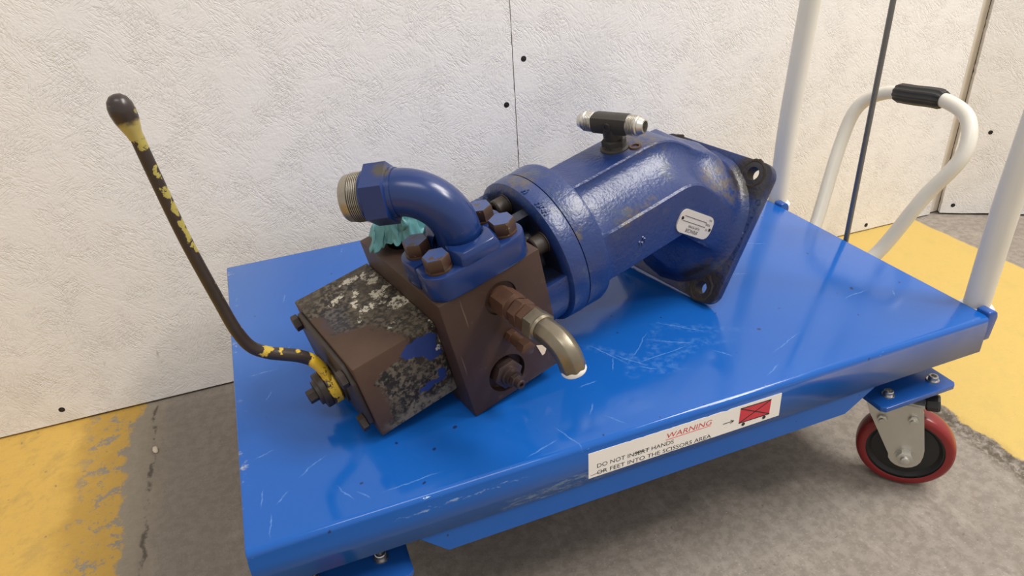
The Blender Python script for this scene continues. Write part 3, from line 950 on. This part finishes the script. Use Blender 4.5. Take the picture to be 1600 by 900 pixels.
def build_block():
    b = B().box(0, BX, 0, BY, 0, BZ).bevel(0.0012)
    o = b.done('manifold_block', 'brown', PUMP)
    cutters = [B().cyl((0.0393, -0.01, 0.0245), (0.0393, 0.007, 0.0245), 0.0182, n=40),
               B().cyl((0.0525, -0.01, 0.0985), (0.0525, 0.0025, 0.0985), 0.0150, n=32),
               B().cyl((0.0300, 0.1110, BZ - 0.02), (0.0300, 0.1110, BZ + 0.01), 0.0165, n=32)]
    cut(o, cutters)
    # nested hex plug in the counterbore
    b = B()
    p = Vector((0.0393, 0.007, 0.0245))
    b.hexa(p, p - Y * 0.011, 0.0240, mi=0)
    b.lathe(p - Y * 0.011, -Y, [(0, 0.0095), (0.003, 0.0092), (0.0035, 0.0075), (0.007, 0.0075)], 24)
    b.hexa(p - Y * 0.018, p - Y * 0.023, 0.0105)
    b.lathe(p - Y * 0.023, -Y, [(0, 0.0042), (0.005, 0.0042), (0.0055, 0.0037), (0.0055, 0.0020), (0.003, 0.0020)], 16)
    b.done('relief_plug', 'rust_purple', PUMP)
    # small square-headed plug above it
    b = B()
    p = Vector((0.0515, 0, 0.0600))
    b.hexa(p, p - Y * 0.007, 0.0105)
    b.lathe(p - Y * 0.007, -Y, [(0, 0.0052), (0.013, 0.0052)], 16)
    b.hexa(p - Y * 0.018, p - Y * 0.027, 0.0118)
    b.done('small_plug', 'rust', PUMP)
    # adapter train out of the front face
    p = Vector((0.0525, 0.0025, 0.0985))
    b = B()
    b.cyl(p, p - Y * 0.006, 0.0105)
    b.hexa(p - Y * 0.003, p - Y * 0.022, 0.0215, ph=0.3)
    b.lathe(p - Y * 0.022, -Y, [(0, 0.0108), (0.004, 0.0108), (0.004, 0.0090), (0.006, 0.0090)], 24)
    b.hexa(p - Y * 0.0265, p - Y * 0.037, 0.0205, ph=0.5)
    b.hexa(p - Y * 0.0375, p - Y * 0.046, 0.0200, ph=0.35)
    ad = b.done('hose_adapter', 'rust', PUMP)
    b = B()
    b.hexa(p - Y * 0.0465, p - Y * 0.058, 0.0218, ph=0.2)
    b.lathe(p - Y * 0.058, -Y, [(0, 0.0112), (0.0022, 0.0102)], 24)
    b.done('swivel_nut', 'nickel', ad)
    # forged elbow, bending down
    q = p - Y * 0.060
    path = round_path([q, q - Y * 0.026, q - Y * 0.026 - Z * 0.020 - Y * 0.004], 0.016, 8)
    b = B()
    u0 = Vector((1, 0, 0))
    rings = []
    for i, c in enumerate(path):
        t = (path[min(len(path) - 1, i + 1)] - path[max(0, i - 1)]).normalized()
        v = t.cross(u0).normalized(); u = v.cross(t)
        ring = []
        for k in range(8):
            a = 2 * pi * (k + 0.5) / 8
            ring.append(c + (u * cos(a) + v * sin(a)) * 0.0102)
        rings.append(ring)
    b.loft(rings)
    b.bevel(0.0008, 2, 0.5)
    el = b.done('fitting_elbow', 'nickel', ad)
    e1 = path[-1]; t = (path[-1] - path[-2]).normalized()
    b = B().lathe(e1 - t * 0.001, t, [(0, 0.0095), (0.003, 0.0097), (0.0045, 0.0088), (0.0045, 0.005), (0.001, 0.005)], 28)
    b.done('fitting_tip', 'weld_white', ad)
    # cream paper tag stuck near the lower right corner
    b = B().prism([(0.0728, 0.0330), (0.0835, 0.0265), (0.0790, 0.0195), (0.0762, 0.0190)], (0, -0.0004, 0.0), (1, 0, 0), (0, 0, 1), (0, 1, 0), 0.0006)
    b.done('paper_tag', 'tag', PUMP)


build_block()


def build_valve():
    x0, x1, y0, y1, z0, z1 = -0.0745, 0.0, 0.0208, 0.1497, 0.0206, 0.0959
    b = B().box(x0, x1, y0, y1, z0, z1).bevel(0.0014)
    b.done('valve_body', 'crust', PUMP)
    # end cover
    b = B()
    c = 0.016
    poly = [(y0 + 0.003, z0 + c), (y0 + c, z0 + 0.004), (y1 - c, z0 + 0.004), (y1 - 0.003, z0 + c), (y1 - 0.003, z1 - c), (y1 - c, z1 - 0.003), (y0 + c, z1 - 0.003), (y0 + 0.003, z1 - c)]
    b.prism(poly, (x0, 0, 0), (0, 1, 0), (0, 0, 1), (-1, 0, 0), 0.0045).bevel(0.0012)
    b.done('end_cover', 'brown_dark', PUMP)
    for yy, zz in ((y1 - 0.013, z1 - 0.013), (y0 + 0.013, z1 - 0.013), (y0 + 0.013, z0 + 0.013), (y1 - 0.013, z0 + 0.013)):
        b = B()
        b.hexa((x0 - 0.0045, yy, zz), (x0 - 0.0105, yy, zz), 0.0130)
        b.done('cover_bolt', 'brown_dark', PUMP)
    # spool boss, lever strap, clamp washer, bolt
    hy, hz = 0.0800, 0.0480
    b = B()
    b.lathe((x0 - 0.0045, hy, hz), (-1, 0, 0), [(0, 0.020), (0.002, 0.020), (0.0025, 0.014), (0.004, 0.014)], 32)
    b.done('spool_boss', 'brown_dark', PUMP)
    lever = B()
    # strap (flat eye around the spool) merging into the round rod
    xe = x0 - 0.0075
    lever.lathe((xe, hy, hz), (-1, 0, 0), [(0, 0.0150), (0.0012, 0.0165), (0.0085, 0.0165), (0.0098, 0.0150)], 32)
    path = smooth_path([(xe - 0.0050, hy, hz + 0.008), (xe - 0.0050, hy, hz + 0.020), (xe - 0.009, hy, hz + 0.0325), (-0.0985, hy, 0.0905), (-0.1085, hy, 0.0995), (-0.1185, hy, 0.1085), (-0.1270, hy, 0.121),
                        (-0.1302, hy, 0.140), (-0.1303, hy, 0.165), (-0.1293, hy, 0.220), (-0.1260, hy, 0.270), (-0.1230, hy, 0.306)], 6)
    n = 16
    rings = []
    for i, p in enumerate(path):
        t = (path[min(len(path) - 1, i + 1)] - path[max(0, i - 1)]).normalized()
        u = Vector((0, 1, 0)); v = t.cross(u).normalized()
        f = min(1.0, i / 14)
        a = 0.0130 * (1 - f) + 0.0053 * f
        c = 0.0046 * (1 - f) + 0.0053 * f
        if i > 24:
            g = (i - 24) / (len(path) - 25)
            a = c = 0.0053 - 0.0010 * min(1, g * 1.5)
        rings.append([p + u * a * cos(2 * pi * k / n) + v * c * sin(2 * pi * k / n) for k in range(n)])
    lever.loft(rings)
    lv = lever.done('control_lever', 'lever', PUMP, ang=45)
    d = Vector((0.003, 0, 0.036)).normalized()
    d = Vector((-0.010, 0, 0.036)).normalized()
    kb = B().lathe(Vector((-0.1242, hy, 0.2965)), Vector((0.0008, 0, 0.024)), [(0, 0.0044), (0.004, 0.0050), (0.008, 0.0062), (0.013, 0.0074), (0.018, 0.0079), (0.022, 0.0076), (0.0258, 0.0062), (0.0283, 0.0037), (0.0291, 0.0008)], 28)
    kb.done('lever_knob', 'knob', lv, ang=60)
    b = B()
    b.lathe((xe - 0.0098, hy, hz), (-1, 0, 0), [(0, 0.0160), (0.0045, 0.0160), (0.0052, 0.0150)], 28)
    b.lathe((xe - 0.0150, hy, hz), (-1, 0, 0), [(0, 0.0115), (0.003, 0.0110)], 24)
    b.hexa((xe - 0.0178, hy, hz), (xe - 0.0255, hy, hz), 0.0105)
    b.done('lever_clamp', 'brown_dark', PUMP)


build_valve()


def build_elbow_pipe():
    cx, cy = 0.0460, 0.0293
    # split clamp halves
    for sg in (-1, 1):
        b = B()
        hx, hy, r = 0.0305, 0.0163, 0.0150
        pr = 0.0214
        pts = []
        for k in range(9):                          # right bolt lobe, from the split line outwards
            a = radians(-10 + 100 * k / 8)
            pts.append((hx + r * cos(a), hy + r * sin(a)))
        pts.append((0.015, 0.0322)); pts.append((-0.015, 0.0322))
        for k in range(9):
            a = radians(90 + 100 * k / 8)
            pts.append((-hx + r * cos(a), hy + r * sin(a)))
        pts.append((-hx - r * 0.9, 0.0012)); pts.append((-pr, 0.0012))
        for k in range(1, 12):
            a = pi - pi * k / 12
            pts.append((pr * cos(a), max(0.0012, pr * sin(a))))
        pts.append((pr, 0.0012)); pts.append((hx + r * 0.9, 0.0012))
        b.prism([(x, sg * y) for x, y in pts], (cx, cy, BZ - 0.0002), X, Y, Z, 0.0222)
        b.bevel(0.0014, 2, 0.7)
        # raised arch between the bolts
        arch = []
        for x, y in ((0.0205, 0.010), (0.0215, 0.0185), (0.0170, 0.0306), (0.0145, 0.0320), (-0.0145, 0.0320), (-0.0170, 0.0306), (-0.0215, 0.0185), (-0.0205, 0.010)):
            arch.append((x, y))
        inner = [(pr * cos(pi - pi * (k + 2) / 12), pr * sin(pi - pi * (k + 2) / 12)) for k in range(9)]
        full = arch + inner
        c = B()
        lo = [Vector((cx + x * 1.06, cy + sg * y, BZ + 0.019)) for x, y in full]
        mid = [Vector((cx + x, cy + sg * y, BZ + 0.0275)) for x, y in full]
        hi = [Vector((cx + x * 0.86, cy + sg * (y - 0.0012 if i < 8 else y), BZ + 0.0325)) for i, (x, y) in enumerate(full)]
        c.loft([lo, mid, hi])
        c.bevel(0.0010, 2, 0.8)
        me = bpy.data.meshes.new('tmp'); c.bm.to_mesh(me); c.bm.free(); b.bm.from_mesh(me); bpy.data.meshes.remove(me)
        b.done('flange_clamp', 'blue_gloss', PUMP)
        for sx in (-1, 1):
            s = B()
            q = Vector((cx + sx * hx, cy + sg * hy, BZ + 0.0221))
            s.lathe(q, Z, [(0, 0.0108), (0.0016, 0.0108), (0.0018, 0.0100)], 28, mi=0)
            r0 = 0.0185 / math.sqrt(3)
            s.lathe(q + Z * 0.0018, Z, [(0, r0 * .97), (0.0004, r0), (0.0092, r0), (0.0104, r0 * 0.92)], 6, mi=0, mcap=1, ph=0.4 + sx * 0.5 + sg)
            s.done('clamp_bolt', ['bolt_side', 'bolt_top'], PUMP)
    # pipe: flange head, bend, hex, thread
    be = radians(42)
    d = Vector((-cos(be), sin(be), 0))
    R, r = 0.0400, 0.0184
    zc = BZ + 0.033
    path = [Vector((cx, cy, BZ + 0.002)), Vector((cx, cy, BZ + 0.02))]
    for k in range(17):
        t = pi / 2 * k / 16
        path.append(Vector((cx, cy, zc)) + d * R * (1 - cos(t)) + Z * R * sin(t))
    e = path[-1]
    path.append(e + d * 0.004)
    b = B().tube(path, r, 36)
    b.lathe((cx, cy, BZ), Z, [(0, 0.0215), (0.020, 0.0212), (0.024, 0.0186)], 36)
    ep = b.done('pipe_elbow', 'blue_gloss', PUMP, ang=50)
    b = B()
    b.hexa(e + d * 0.0005, e + d * 0.0195, 0.0432, ch=0.05, ph=0.75)
    b.lathe(e - d * 0.003, d, [(0, 0.0192), (0.005, 0.0198)], 36)
    b.lathe(e + d * 0.0195, d, [(0, 0.0200), (0.0025, 0.0200)], 36)
    b.done('hex_nut', 'blue_gloss', ep)
    b = B()
    prof = [(0.0, 0.0182)]
    for k in range(6):
        t = 0.0008 + k * 0.0015
        prof += [(t, 0.0190), (t + 0.0005, 0.0193), (t + 0.0008, 0.0179), (t + 0.0012, 0.0179)]
    prof += [(0.0100, 0.0190), (0.0155, 0.0182), (0.0172, 0.0168), (0.0172, 0.0140), (0.004, 0.0136)]
    b.lathe(e + d * 0.0218, d, prof, 48)
    b.done('pipe_thread', 'thread_tan', ep, ang=25)


build_elbow_pipe()


def build_housing():
    # ---- port cover: lobed foot against the block, ring, then the housing rim
    c = Vector((0, AY, AZ))
    b = B()
    def prof(a):
        a = a % 360
        m = (a - 112) % 150 if False else a
        def pocket(c0, w):
            d = abs((a - c0 + 180) % 360 - 180)
            return d < w
        if pocket(112, 5) or pocket(292, 5):
            return 0.0600
        if pocket(112, 62) or pocket(292, 62):
            return 0.0380
        return 0.0668
    N = 180
    ring = [(prof(360 * k / N), radians(360 * k / N)) for k in range(N)]
    pts = [(r * cos(a), r * sin(a)) for r, a in ring]
    b.loft([[Vector((x, AY + p[0] * s, AZ + p[1] * s)) for p in pts] for x, s in ((BX + 0.0002, 0.95), (BX + 0.003, 1.0), (0.1220, 1.0))])
    b.lathe((0.1205, AY, AZ), X, [(0, 0.0640), (0.0016, 0.0690), (0.0035, 0.0712), (0.0190, 0.0722), (0.0200, 0.0716), (0.0202, 0.0690)], 96)
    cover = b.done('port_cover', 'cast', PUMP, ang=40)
    for a in (82, 142, 262, 322):
        s = B()
        o = Vector((0.1200, AY + 0.0535 * cos(radians(a)), AZ + 0.0535 * sin(radians(a))))
        s.lathe(o, -X, [(0, 0.0098), (0.0012, 0.0098), (0.0014, 0.0088), (0.0115, 0.0088), (0.0128, 0.0078), (0.0128, 0.0045), (0.007, 0.0042)], 24)
        s.done('cover_screw', 'brown_dark', PUMP)
    # cast lettering lumps on the ring
    s = B()
    for ang, x, w in ((118, 0.128, 0.0022), (122, 0.1285, 0.0015), (126, 0.128, 0.0020), (103, 0.1275, 0.0018)):
        a = radians(ang)
        for k in range(3):
            aa = a + (k - 1) * 0.022
            o = Vector((x + (k % 2) * 0.003, AY + 0.0716 * cos(aa), AZ + 0.0716 * sin(aa)))
            nrm = Vector((0, cos(aa), sin(aa))); tg = Vector((0, -sin(aa), cos(aa)))
            s.loft([[o + X * (i * w * 1.2) * f + tg * (j * 0.0009) * f + nrm * h for i, j in ((-1, -1), (1, -1), (1, 1), (-1, 1))] for h, f in ((-0.001, 1.2), (0.0008, 0.8))])
    s.done('cast_mark', 'cast', cover)

    # ---- bent housing
    half = [(0.0, 0.0548), (0.0200, 0.0548), (0.0232, 0.0545), (0.0243, 0.0530), (0.0246, 0.0495), (0.0275, 0.0445), (0.0345, 0.0378), (0.0440, 0.0318), (0.0540, 0.0272), (0.0620, 0.0248), (0.0665, 0.0248), (0.0682, 0.0230), (0.0684, 0.0205), (0.0684, 0.0)]
    q = half
    sec = q + [(x, -y) for x, y in reversed(q[:-1])]
    sec = sec + [(-x, y) for x, y in reversed(sec[1:-1])]
    n = len(sec)
    K = Vector((0.2680, AY, AZ))
    tk = (FC - K).dot(SD)
    OFF = FC - (K + SD * tk)
    rings = []
    def ringx(x, s=1.0, rr=None, f=0.0):
        out = []
        for (u, v) in sec:
            if rr:
                l = hypot(u, v) or 1
                u2_, v2_ = u / l * rr, v / l * rr
                u, v = u * (1 - f) + u2_ * f, v * (1 - f) + v2_ * f
            out.append(Vector((x, AY + u * s, AZ + v * s)))
        return out
    rings.append(ringx(0.1590, 1.0, 0.0718, 0.85))
    rings.append(ringx(0.1660, 1.0, 0.0705, 0.62))
    rings.append(ringx(0.1690, 1.0, 0.068, 0.28))
    rings.append(ringx(0.1740, 1.0, 0.066, 0.06))
    rings.append(ringx(0.1850))
    rings.append(ringx(0.2100))
    a = 0.0070
    for k in range(0, 9):
        t = k / 8
        out = []
        for (u, v) in sec:
            A_ = K - X * a + Vector((0, u, v))
            B_ = K + SD * a + Vector((0, u, 0)) + UP * v
            M_ = K + Vector((0, u, 0)) + (Z * v + X * v * math.tan(TH / 2))
            out.append(A_ * (1 - t) ** 2 + M_ * 2 * t * (1 - t) + B_ * t * t)
        rings.append(out)
    def neck(t, f, rr, bulge=0.0):
        w = max(0.0, min(1.0, (t - 0.030) / (tk - 0.038)))
        w2 = max(0.0, min(1.0, (t - 0.007) / (tk - 0.015)))
        o = K + SD * t + Y * OFF.y * w + Vector((OFF.x, 0, OFF.z)) * w2
        out = []
        for (u, v) in sec:
            ang = atan2(v, u)
            rb = rr + bulge * max(0.0, sin(ang)) ** 1.5
            lift = bulge * math.exp(-((ang - radians(68)) / radians(38)) ** 2)
            u = u + lift * 0.9 * cos(ang); v = v + lift * 0.9 * sin(ang)
            rb += lift * 0.8
            u2_, v2_ = rb * cos(ang), rb * sin(ang)
            out.append(o + Y * (u * (1 - f) + u2_ * f) + UP * (v * (1 - f) + v2_ * f))
        return out
    F = tk
    for g in (0.14, 0.26, 0.38, 0.48, 0.56, 0.64, 0.72, 0.80, 0.88, 0.95):
        h = max(0.0, min(1.0, (g - 0.20) / 0.78))
        rings.append(neck(a + (F - 0.008 - a) * g, h * h * (3 - 2 * h), 0.0655 + 0.0015 * g, 0.0085 * sin(pi * min(1.0, 0.25 + g * 0.78))))
    for t, f, rr in ((F - 0.0075, 1.0, 0.0673), (F - 0.0055, 1.0, 0.0682), (F - 0.0025, 1.0, 0.0700), (F + 0.0005, 1.0, 0.0735)):
        rings.append(neck(t, f, rr))
    b = B()
    b.loft(rings, True, True)
    b.lathe((0.1410, AY, AZ), X, [(0, 0.0690), (0.0004, 0.0718), (0.0200, 0.0726), (0.0235, 0.0715), (0.0255, 0.0690)], 96)
    hs = b.done('motor_housing', 'cast', PUMP, ang=28)
    # small cast figures on the side face
    s = B()
    for i, (xx, zz) in enumerate(((0.2030, 0.0660), (0.2075, 0.0690), (0.2060, 0.0640), (0.2095, 0.0665))):
        s.loft([[Vector((xx + i2 * 0.0009 * f, AY - 0.0684 - h, zz + j2 * 0.0022 * f)) for i2, j2 in ((-1, -1), (1, -1), (1, 1), (-1, 1))] for h, f in ((-0.0004, 1.2), (0.0007, 0.8))])
    s.done('cast_mark', 'cast', hs)

    # ---- square mounting flange
    S, cr, th = 0.0765, 0.0150, 0.0085
    pts = []
    for sx, sy, a0 in ((1, 1, 0), (-1, 1, 90), (-1, -1, 180), (1, -1, 270)):
        for k in range(9):
            a = radians(a0 + 90 * k / 8)
            pts.append((sx * (S - cr) + cr * cos(a), sy * (S - cr) + cr * sin(a)))
    b = B().prism(pts, FC, Y, UP, SD, th).bevel(0.0012, 2, 0.8)
    fl = b.done('mounting_flange', 'cast', PUMP)
    holes = [(-0.0535, 0.0630), (0.0535, 0.0630), (-0.0535, -0.0630), (0.0535, -0.0630)]
    cut(fl, [B().cyl(FC + Y * a + UP * c - SD * 0.02, FC + Y * a + UP * c + SD * 0.03, 0.0068, n=28) for a, c in holes])
    for a, c in holes:
        o = FC + Y * a + UP * c
        s = B()
        N2 = 56
        u, v, w = frame(SD)
        r_out = [0.0142 + 0.0016 * noise.noise((2.2 * cos(2 * pi * k / N2), 2.2 * sin(2 * pi * k / N2), a * 90 + c * 40)) + 0.0007 * noise.noise((k * 1.3, a * 90, c * 90)) for k in range(N2)]
        def rg(r, t):
            return [o + w * t + (u * cos(2 * pi * k / N2) + v * sin(2 * pi * k / N2)) * (r if not isinstance(r, list) else r[k]) for k in range(N2)]
        s.loft([rg([q_ + 0.0008 for q_ in r_out], 0.0004), rg(r_out, -0.0002), rg(0.0125, -0.0004), rg(0.0115, 0.0001), rg(0.0074, 0.0000), rg(0.00675, 0.0005), rg(0.00672, 0.0125)], False, False)
        s.done('spot_face', 'spot', PUMP, ang=30)
    # worn cast figures along the flange edge
    s = B()
    for k in range(9):
        o = FC - Y * (0.0735 + 0.0008 * (k % 2)) + UP * (0.030 - 0.0075 * k)
        s.loft([[o + Y * (i * 0.0017) * f + UP * (j * 0.0008) * f - SD * h for i, j in ((-1, -1), (1, -1), (1, 1), (-1, 1))] for h, f in ((-0.0004, 1.2), (0.0006, 0.8))])
    o = FC - Y * 0.0735 + UP * 0.0385
    s.lathe(o + SD * 0.0004, -SD, [(0, 0.0034), (0.001, 0.0032), (0.001, 0.0022), (0.0003, 0.0020)], 20)
    s.done('cast_mark', 'cast', fl)
    # pilot and shaft on the far side
    b = B().lathe(FC + SD * th, SD, [(0, 0.0480), (0.009, 0.0480), (0.010, 0.047)], 48)
    b.done('pilot_boss', 'steel', PUMP)
    b = B().lathe(FC + SD * (th + 0.0100), SD, [(0, 0.0150), (0.030, 0.0150), (0.032, 0.0135)], 32)
    b.done('output_shaft', 'steel', PUMP)

    # ---- nameplate (upside down on the side face)
    o = Vector((0.2725, AY - 0.0686, 0.0498))
    du = -SD                         # reading direction of the plate
    dv = -UP
    hw, hh, ch = 0.0265, 0.0116, 0.0085
    poly = []
    for sx, sy in ((1, 1), (-1, 1), (-1, -1), (1, -1)):
        for k in range(5):
            a = radians(90 * k / 4)
            cxx, cyy = sx * (hw - ch) + sx * ch * (cos(a) if sx * sy > 0 else sin(a)), sy * (hh - ch) + sy * ch * (sin(a) if sx * sy > 0 else cos(a))
            poly.append((cxx, cyy))
    b = B().prism(poly, o + Y * 0.0015, du, dv, -Y, 0.0027)
    pl = b.done('nameplate', 'plate', PUMP)
    face = o - Y * 0.0014
    def T(body, x, y, size, w, sp=1.0, sh=0.0):
        text_mesh('lettering', body, size, 'ink', pl, face + du * x + dv * y, du, dv, width=w, shear=sh)
    # the plate reads the right way up for someone standing behind the motor
    T('SPENCER', -0.0085, 0.0060, 0.0048, 0.0195, sh=0.25)
    T('FLUID POWER', -0.0085, 0.0025, 0.0030, 0.0180)
    T('NO', -0.0205, 0.0008, 0.0028, 0.0034)
    T('MODEL', -0.0215, -0.0042, 0.0028, 0.0075)
    T('P/N', -0.0215, -0.0090, 0.0026, 0.0040)
    s = B()
    for y in (0.0000, -0.0048):
        for p0, p1 in ((-0.015, 0.0205),):
            s.prism([(p0, y), (p1, y), (p1, y - 0.0004), (p0, y - 0.0004)], face + Y * 0.0002, du, dv, -Y, 0.0003)
    s.done('plate_line', 'ink', pl)
    for x, y in ((0.0225, -0.0022), (-0.0235, 0.0008)):
        s = B().lathe(face + du * x + dv * y + Y * 0.0003, -Y, [(0, 0.0017), (0.0006, 0.0015), (0.0009, 0.0008)], 12)
        s.done('drive_screw', 'bore', pl)


build_housing()


def build_tee():
    o = Vector((0.2440, 0.0735, AZ + 0.0545))
    d = Vector((0.0193, -0.0547, 0)).normalized()
    b = B()
    b.lathe(o - Z * 0.001, Z, [(0, 0.0140), (0.0025, 0.0138), (0.0035, 0.0115), (0.006, 0.0110)], 28)
    b.hexa(o + Z * 0.003, o + Z * 0.0105, 0.0205)
    t = b.done('tee_fitting', 'black_oxide', PUMP)
    t2 = B()
    c = o + Z * 0.0255
    t2.lathe(o + Z * 0.0105, Z, [(0, 0.0088), (0.002, 0.0092), (0.014, 0.0100)], 28)
    # squared cross bar
    u = d; v = Z; w = d.cross(Z)
    sq = []
    for k in range(24):
        a = 2 * pi * k / 24
        r = 0.0092 / max(abs(cos(a)), abs(sin(a))) ** 0.45
        sq.append((r * cos(a), r * sin(a)))
    t2.loft([[c + d * tt + w * x * s + v * y * s for x, y in sq] for tt, s in ((-0.0185, 0.93), (-0.0165, 1.0), (0.0165, 1.0), (0.0185, 0.93))])
    for sgn in (1, -1):
        t2.lathe(c + w * sgn * 0.0085, w * sgn, [(0, 0.0045), (0.0018, 0.0042), (0.0018, 0.0024), (0.001, 0.0022)], 18)
    t2.done('tee_body', 'black_oxide', t, ang=40)
    for sg in (1, -1):
        s = B()
        prof = [(0.0, 0.0086)]
        for k in range(5):
            q = 0.0005 + k * 0.0016
            prof += [(q, 0.0094), (q + 0.0005, 0.0096), (q + 0.0009, 0.0084), (q + 0.0013, 0.0084)]
        prof += [(0.0090, 0.0092), (0.0100, 0.0094), (0.0110, 0.0080), (0.0120, 0.0082), (0.0165, 0.0062), (0.0168, 0.0050), (0.0040, 0.0048)]
        s.lathe(c + d * sg * 0.0180, d * sg, prof, 32)
        s.done('threaded_end', 'bright', t, ang=22)
    # oily stain ring / drain plug recess beside the tee
    s = B().lathe(o + d * 0.017 - Z * 0.0006 + X * 0.006, Z, [(0, 0.0060), (0.0022, 0.0055), (0.0022, 0.0036), (0.0004, 0.0034)], 20)
    s.done('bleed_plug', 'rust', PUMP)


build_tee()


# ------------------------------------------------------------------ crumpled teal film stuffed into the rear port
def build_rag():
    ctr = PUMP.matrix_world @ Vector((0.0320, 0.1150, BZ))
    bm = bmesh.new()
    n = 110
    rows = []
    def ridge(v, sd):
        return 1 - min(1.0, abs(noise.noise(v + Vector((sd, 2 * sd, 0.5)))) * 2.6)
    for i in range(n + 1):
        row = []
        for k in range(n + 1):
            u, v = 2 * i / n - 1, 2 * k / n - 1
            # round the square sheet off, then gather it into a bunch
            du, dv = u * math.sqrt(1 - v * v / 2), v * math.sqrt(1 - u * u / 2)
            rr = hypot(du, dv)
            a = atan2(dv, du)
            rim = 1 + 0.16 * noise.noise((3 * cos(a), 3 * sin(a), 4))
            q = Vector((du, dv, 0))
            f1 = ridge(Vector((du * 1.5 + dv * 0.9, dv * 0.7, 0)) * 1.5, 1.3)
            f2 = ridge(Vector((du * 0.8, dv * 1.9 - du, 0)) * 2.1, 5.1)
            f3 = ridge(Vector((du * 6.5 - dv * 2, dv * 3.5, 0)), 9.7)
            x = 0.0290 * du * rim + 0.0060 * noise.noise(q * 2.3 + Vector((4, 0, 0)))
            y = 0.0285 * dv * rim + 0.0060 * noise.noise(q * 2.3 + Vector((0, 6, 0)))
            z = (1 - rr ** 2.2) * 0.0200 + (0.0115 * f1 + 0.0105 * f2 + 0.0048 * f3) * (1 - 0.55 * rr ** 3)
            x += 0.005 * (f2 - 0.5); y += 0.004 * (f1 - 0.5)
            row.append(bm.verts.new((x, y, max(0.0006, z))))
        rows.append(row)
    for a_, b_ in zip(rows, rows[1:]):
        for k in range(n):
            bm.faces.new((a_[k], a_[k + 1], b_[k + 1], b_[k]))
    b = B(); b.bm.free(); b.bm = bm
    ob = b.done('plastic_rag', 'rag', ang=40)
    sm = ob.modifiers.new('film', 'SOLIDIFY'); sm.thickness = 0.0005; sm.offset = 1
    ob.matrix_world = Matrix.Translation(ctr + Vector((0, 0, 0.0))) @ ROT
    ob['label'] = 'crumpled teal plastic rag stuffed behind the blue pipe elbow on the brown block'
    ob['category'] = 'rag'


bpy.context.view_layer.update()
build_rag()

# pale pebble lying at the floor crack by the wall
bm = bmesh.new()
bmesh.ops.create_icosphere(bm, subdivisions=3, radius=1.0)
for v in bm.verts:
    p = v.co.copy()
    v.co = Vector((p.x * 0.0034, p.y * 0.0068, p.z * 0.0026)) * (1 + 0.2 * noise.noise(p * 1.8))
b = B(); b.bm.free(); b.bm = bm
pb = b.done('pebble', 'pebble')
pb.location = (-0.1430, 0.4420, 0.0014)
pb.rotation_euler = (0, 0, 0.25)
pb['label'] = 'small pale pebble on the floor crack beside the left yellow band'
pb['category'] = 'pebble'

# ------------------------------------------------------------------ labels of the parts that look different
PART_LABELS = {
    'manifold_block': 'brown oxide-coated steel block', 'valve_body': 'crusty valve block with flaking white and blue paint',
    'control_lever': 'dark bent lever rod with flaking yellow paint', 'lever_knob': 'dark worn oval knob',
    'pipe_elbow': 'glossy blue pipe elbow', 'pipe_thread': 'bare worn metal thread', 'hose_adapter': 'rusty brown hose adapter',
    'fitting_elbow': 'dull metal fitting elbow', 'tee_fitting': 'black tee fitting with bright threaded ends',
    'nameplate': 'small pale metal nameplate, upside down', 'mounting_flange': 'square blue flange with dark bolt holes',
    'rubber_grip': 'ribbed black rubber grip', 'warning_label': 'white warning sticker with red cart pictogram',
    'push_handle': 'white tube handle posts', 'foot_pedal': 'bent white tube pedal', 'release_rod': 'thin grey rod',
    'tyre': 'red polyurethane tyre', 'brake_knob': 'black ribbed knob', 'paper_tag': 'cream paper tag', 'edge_strip': 'tan board edge',
}
for o in bpy.data.objects:
    k = o.name.split('.')[0]
    if o.parent and k in PART_LABELS:
        o['label'] = PART_LABELS[k]
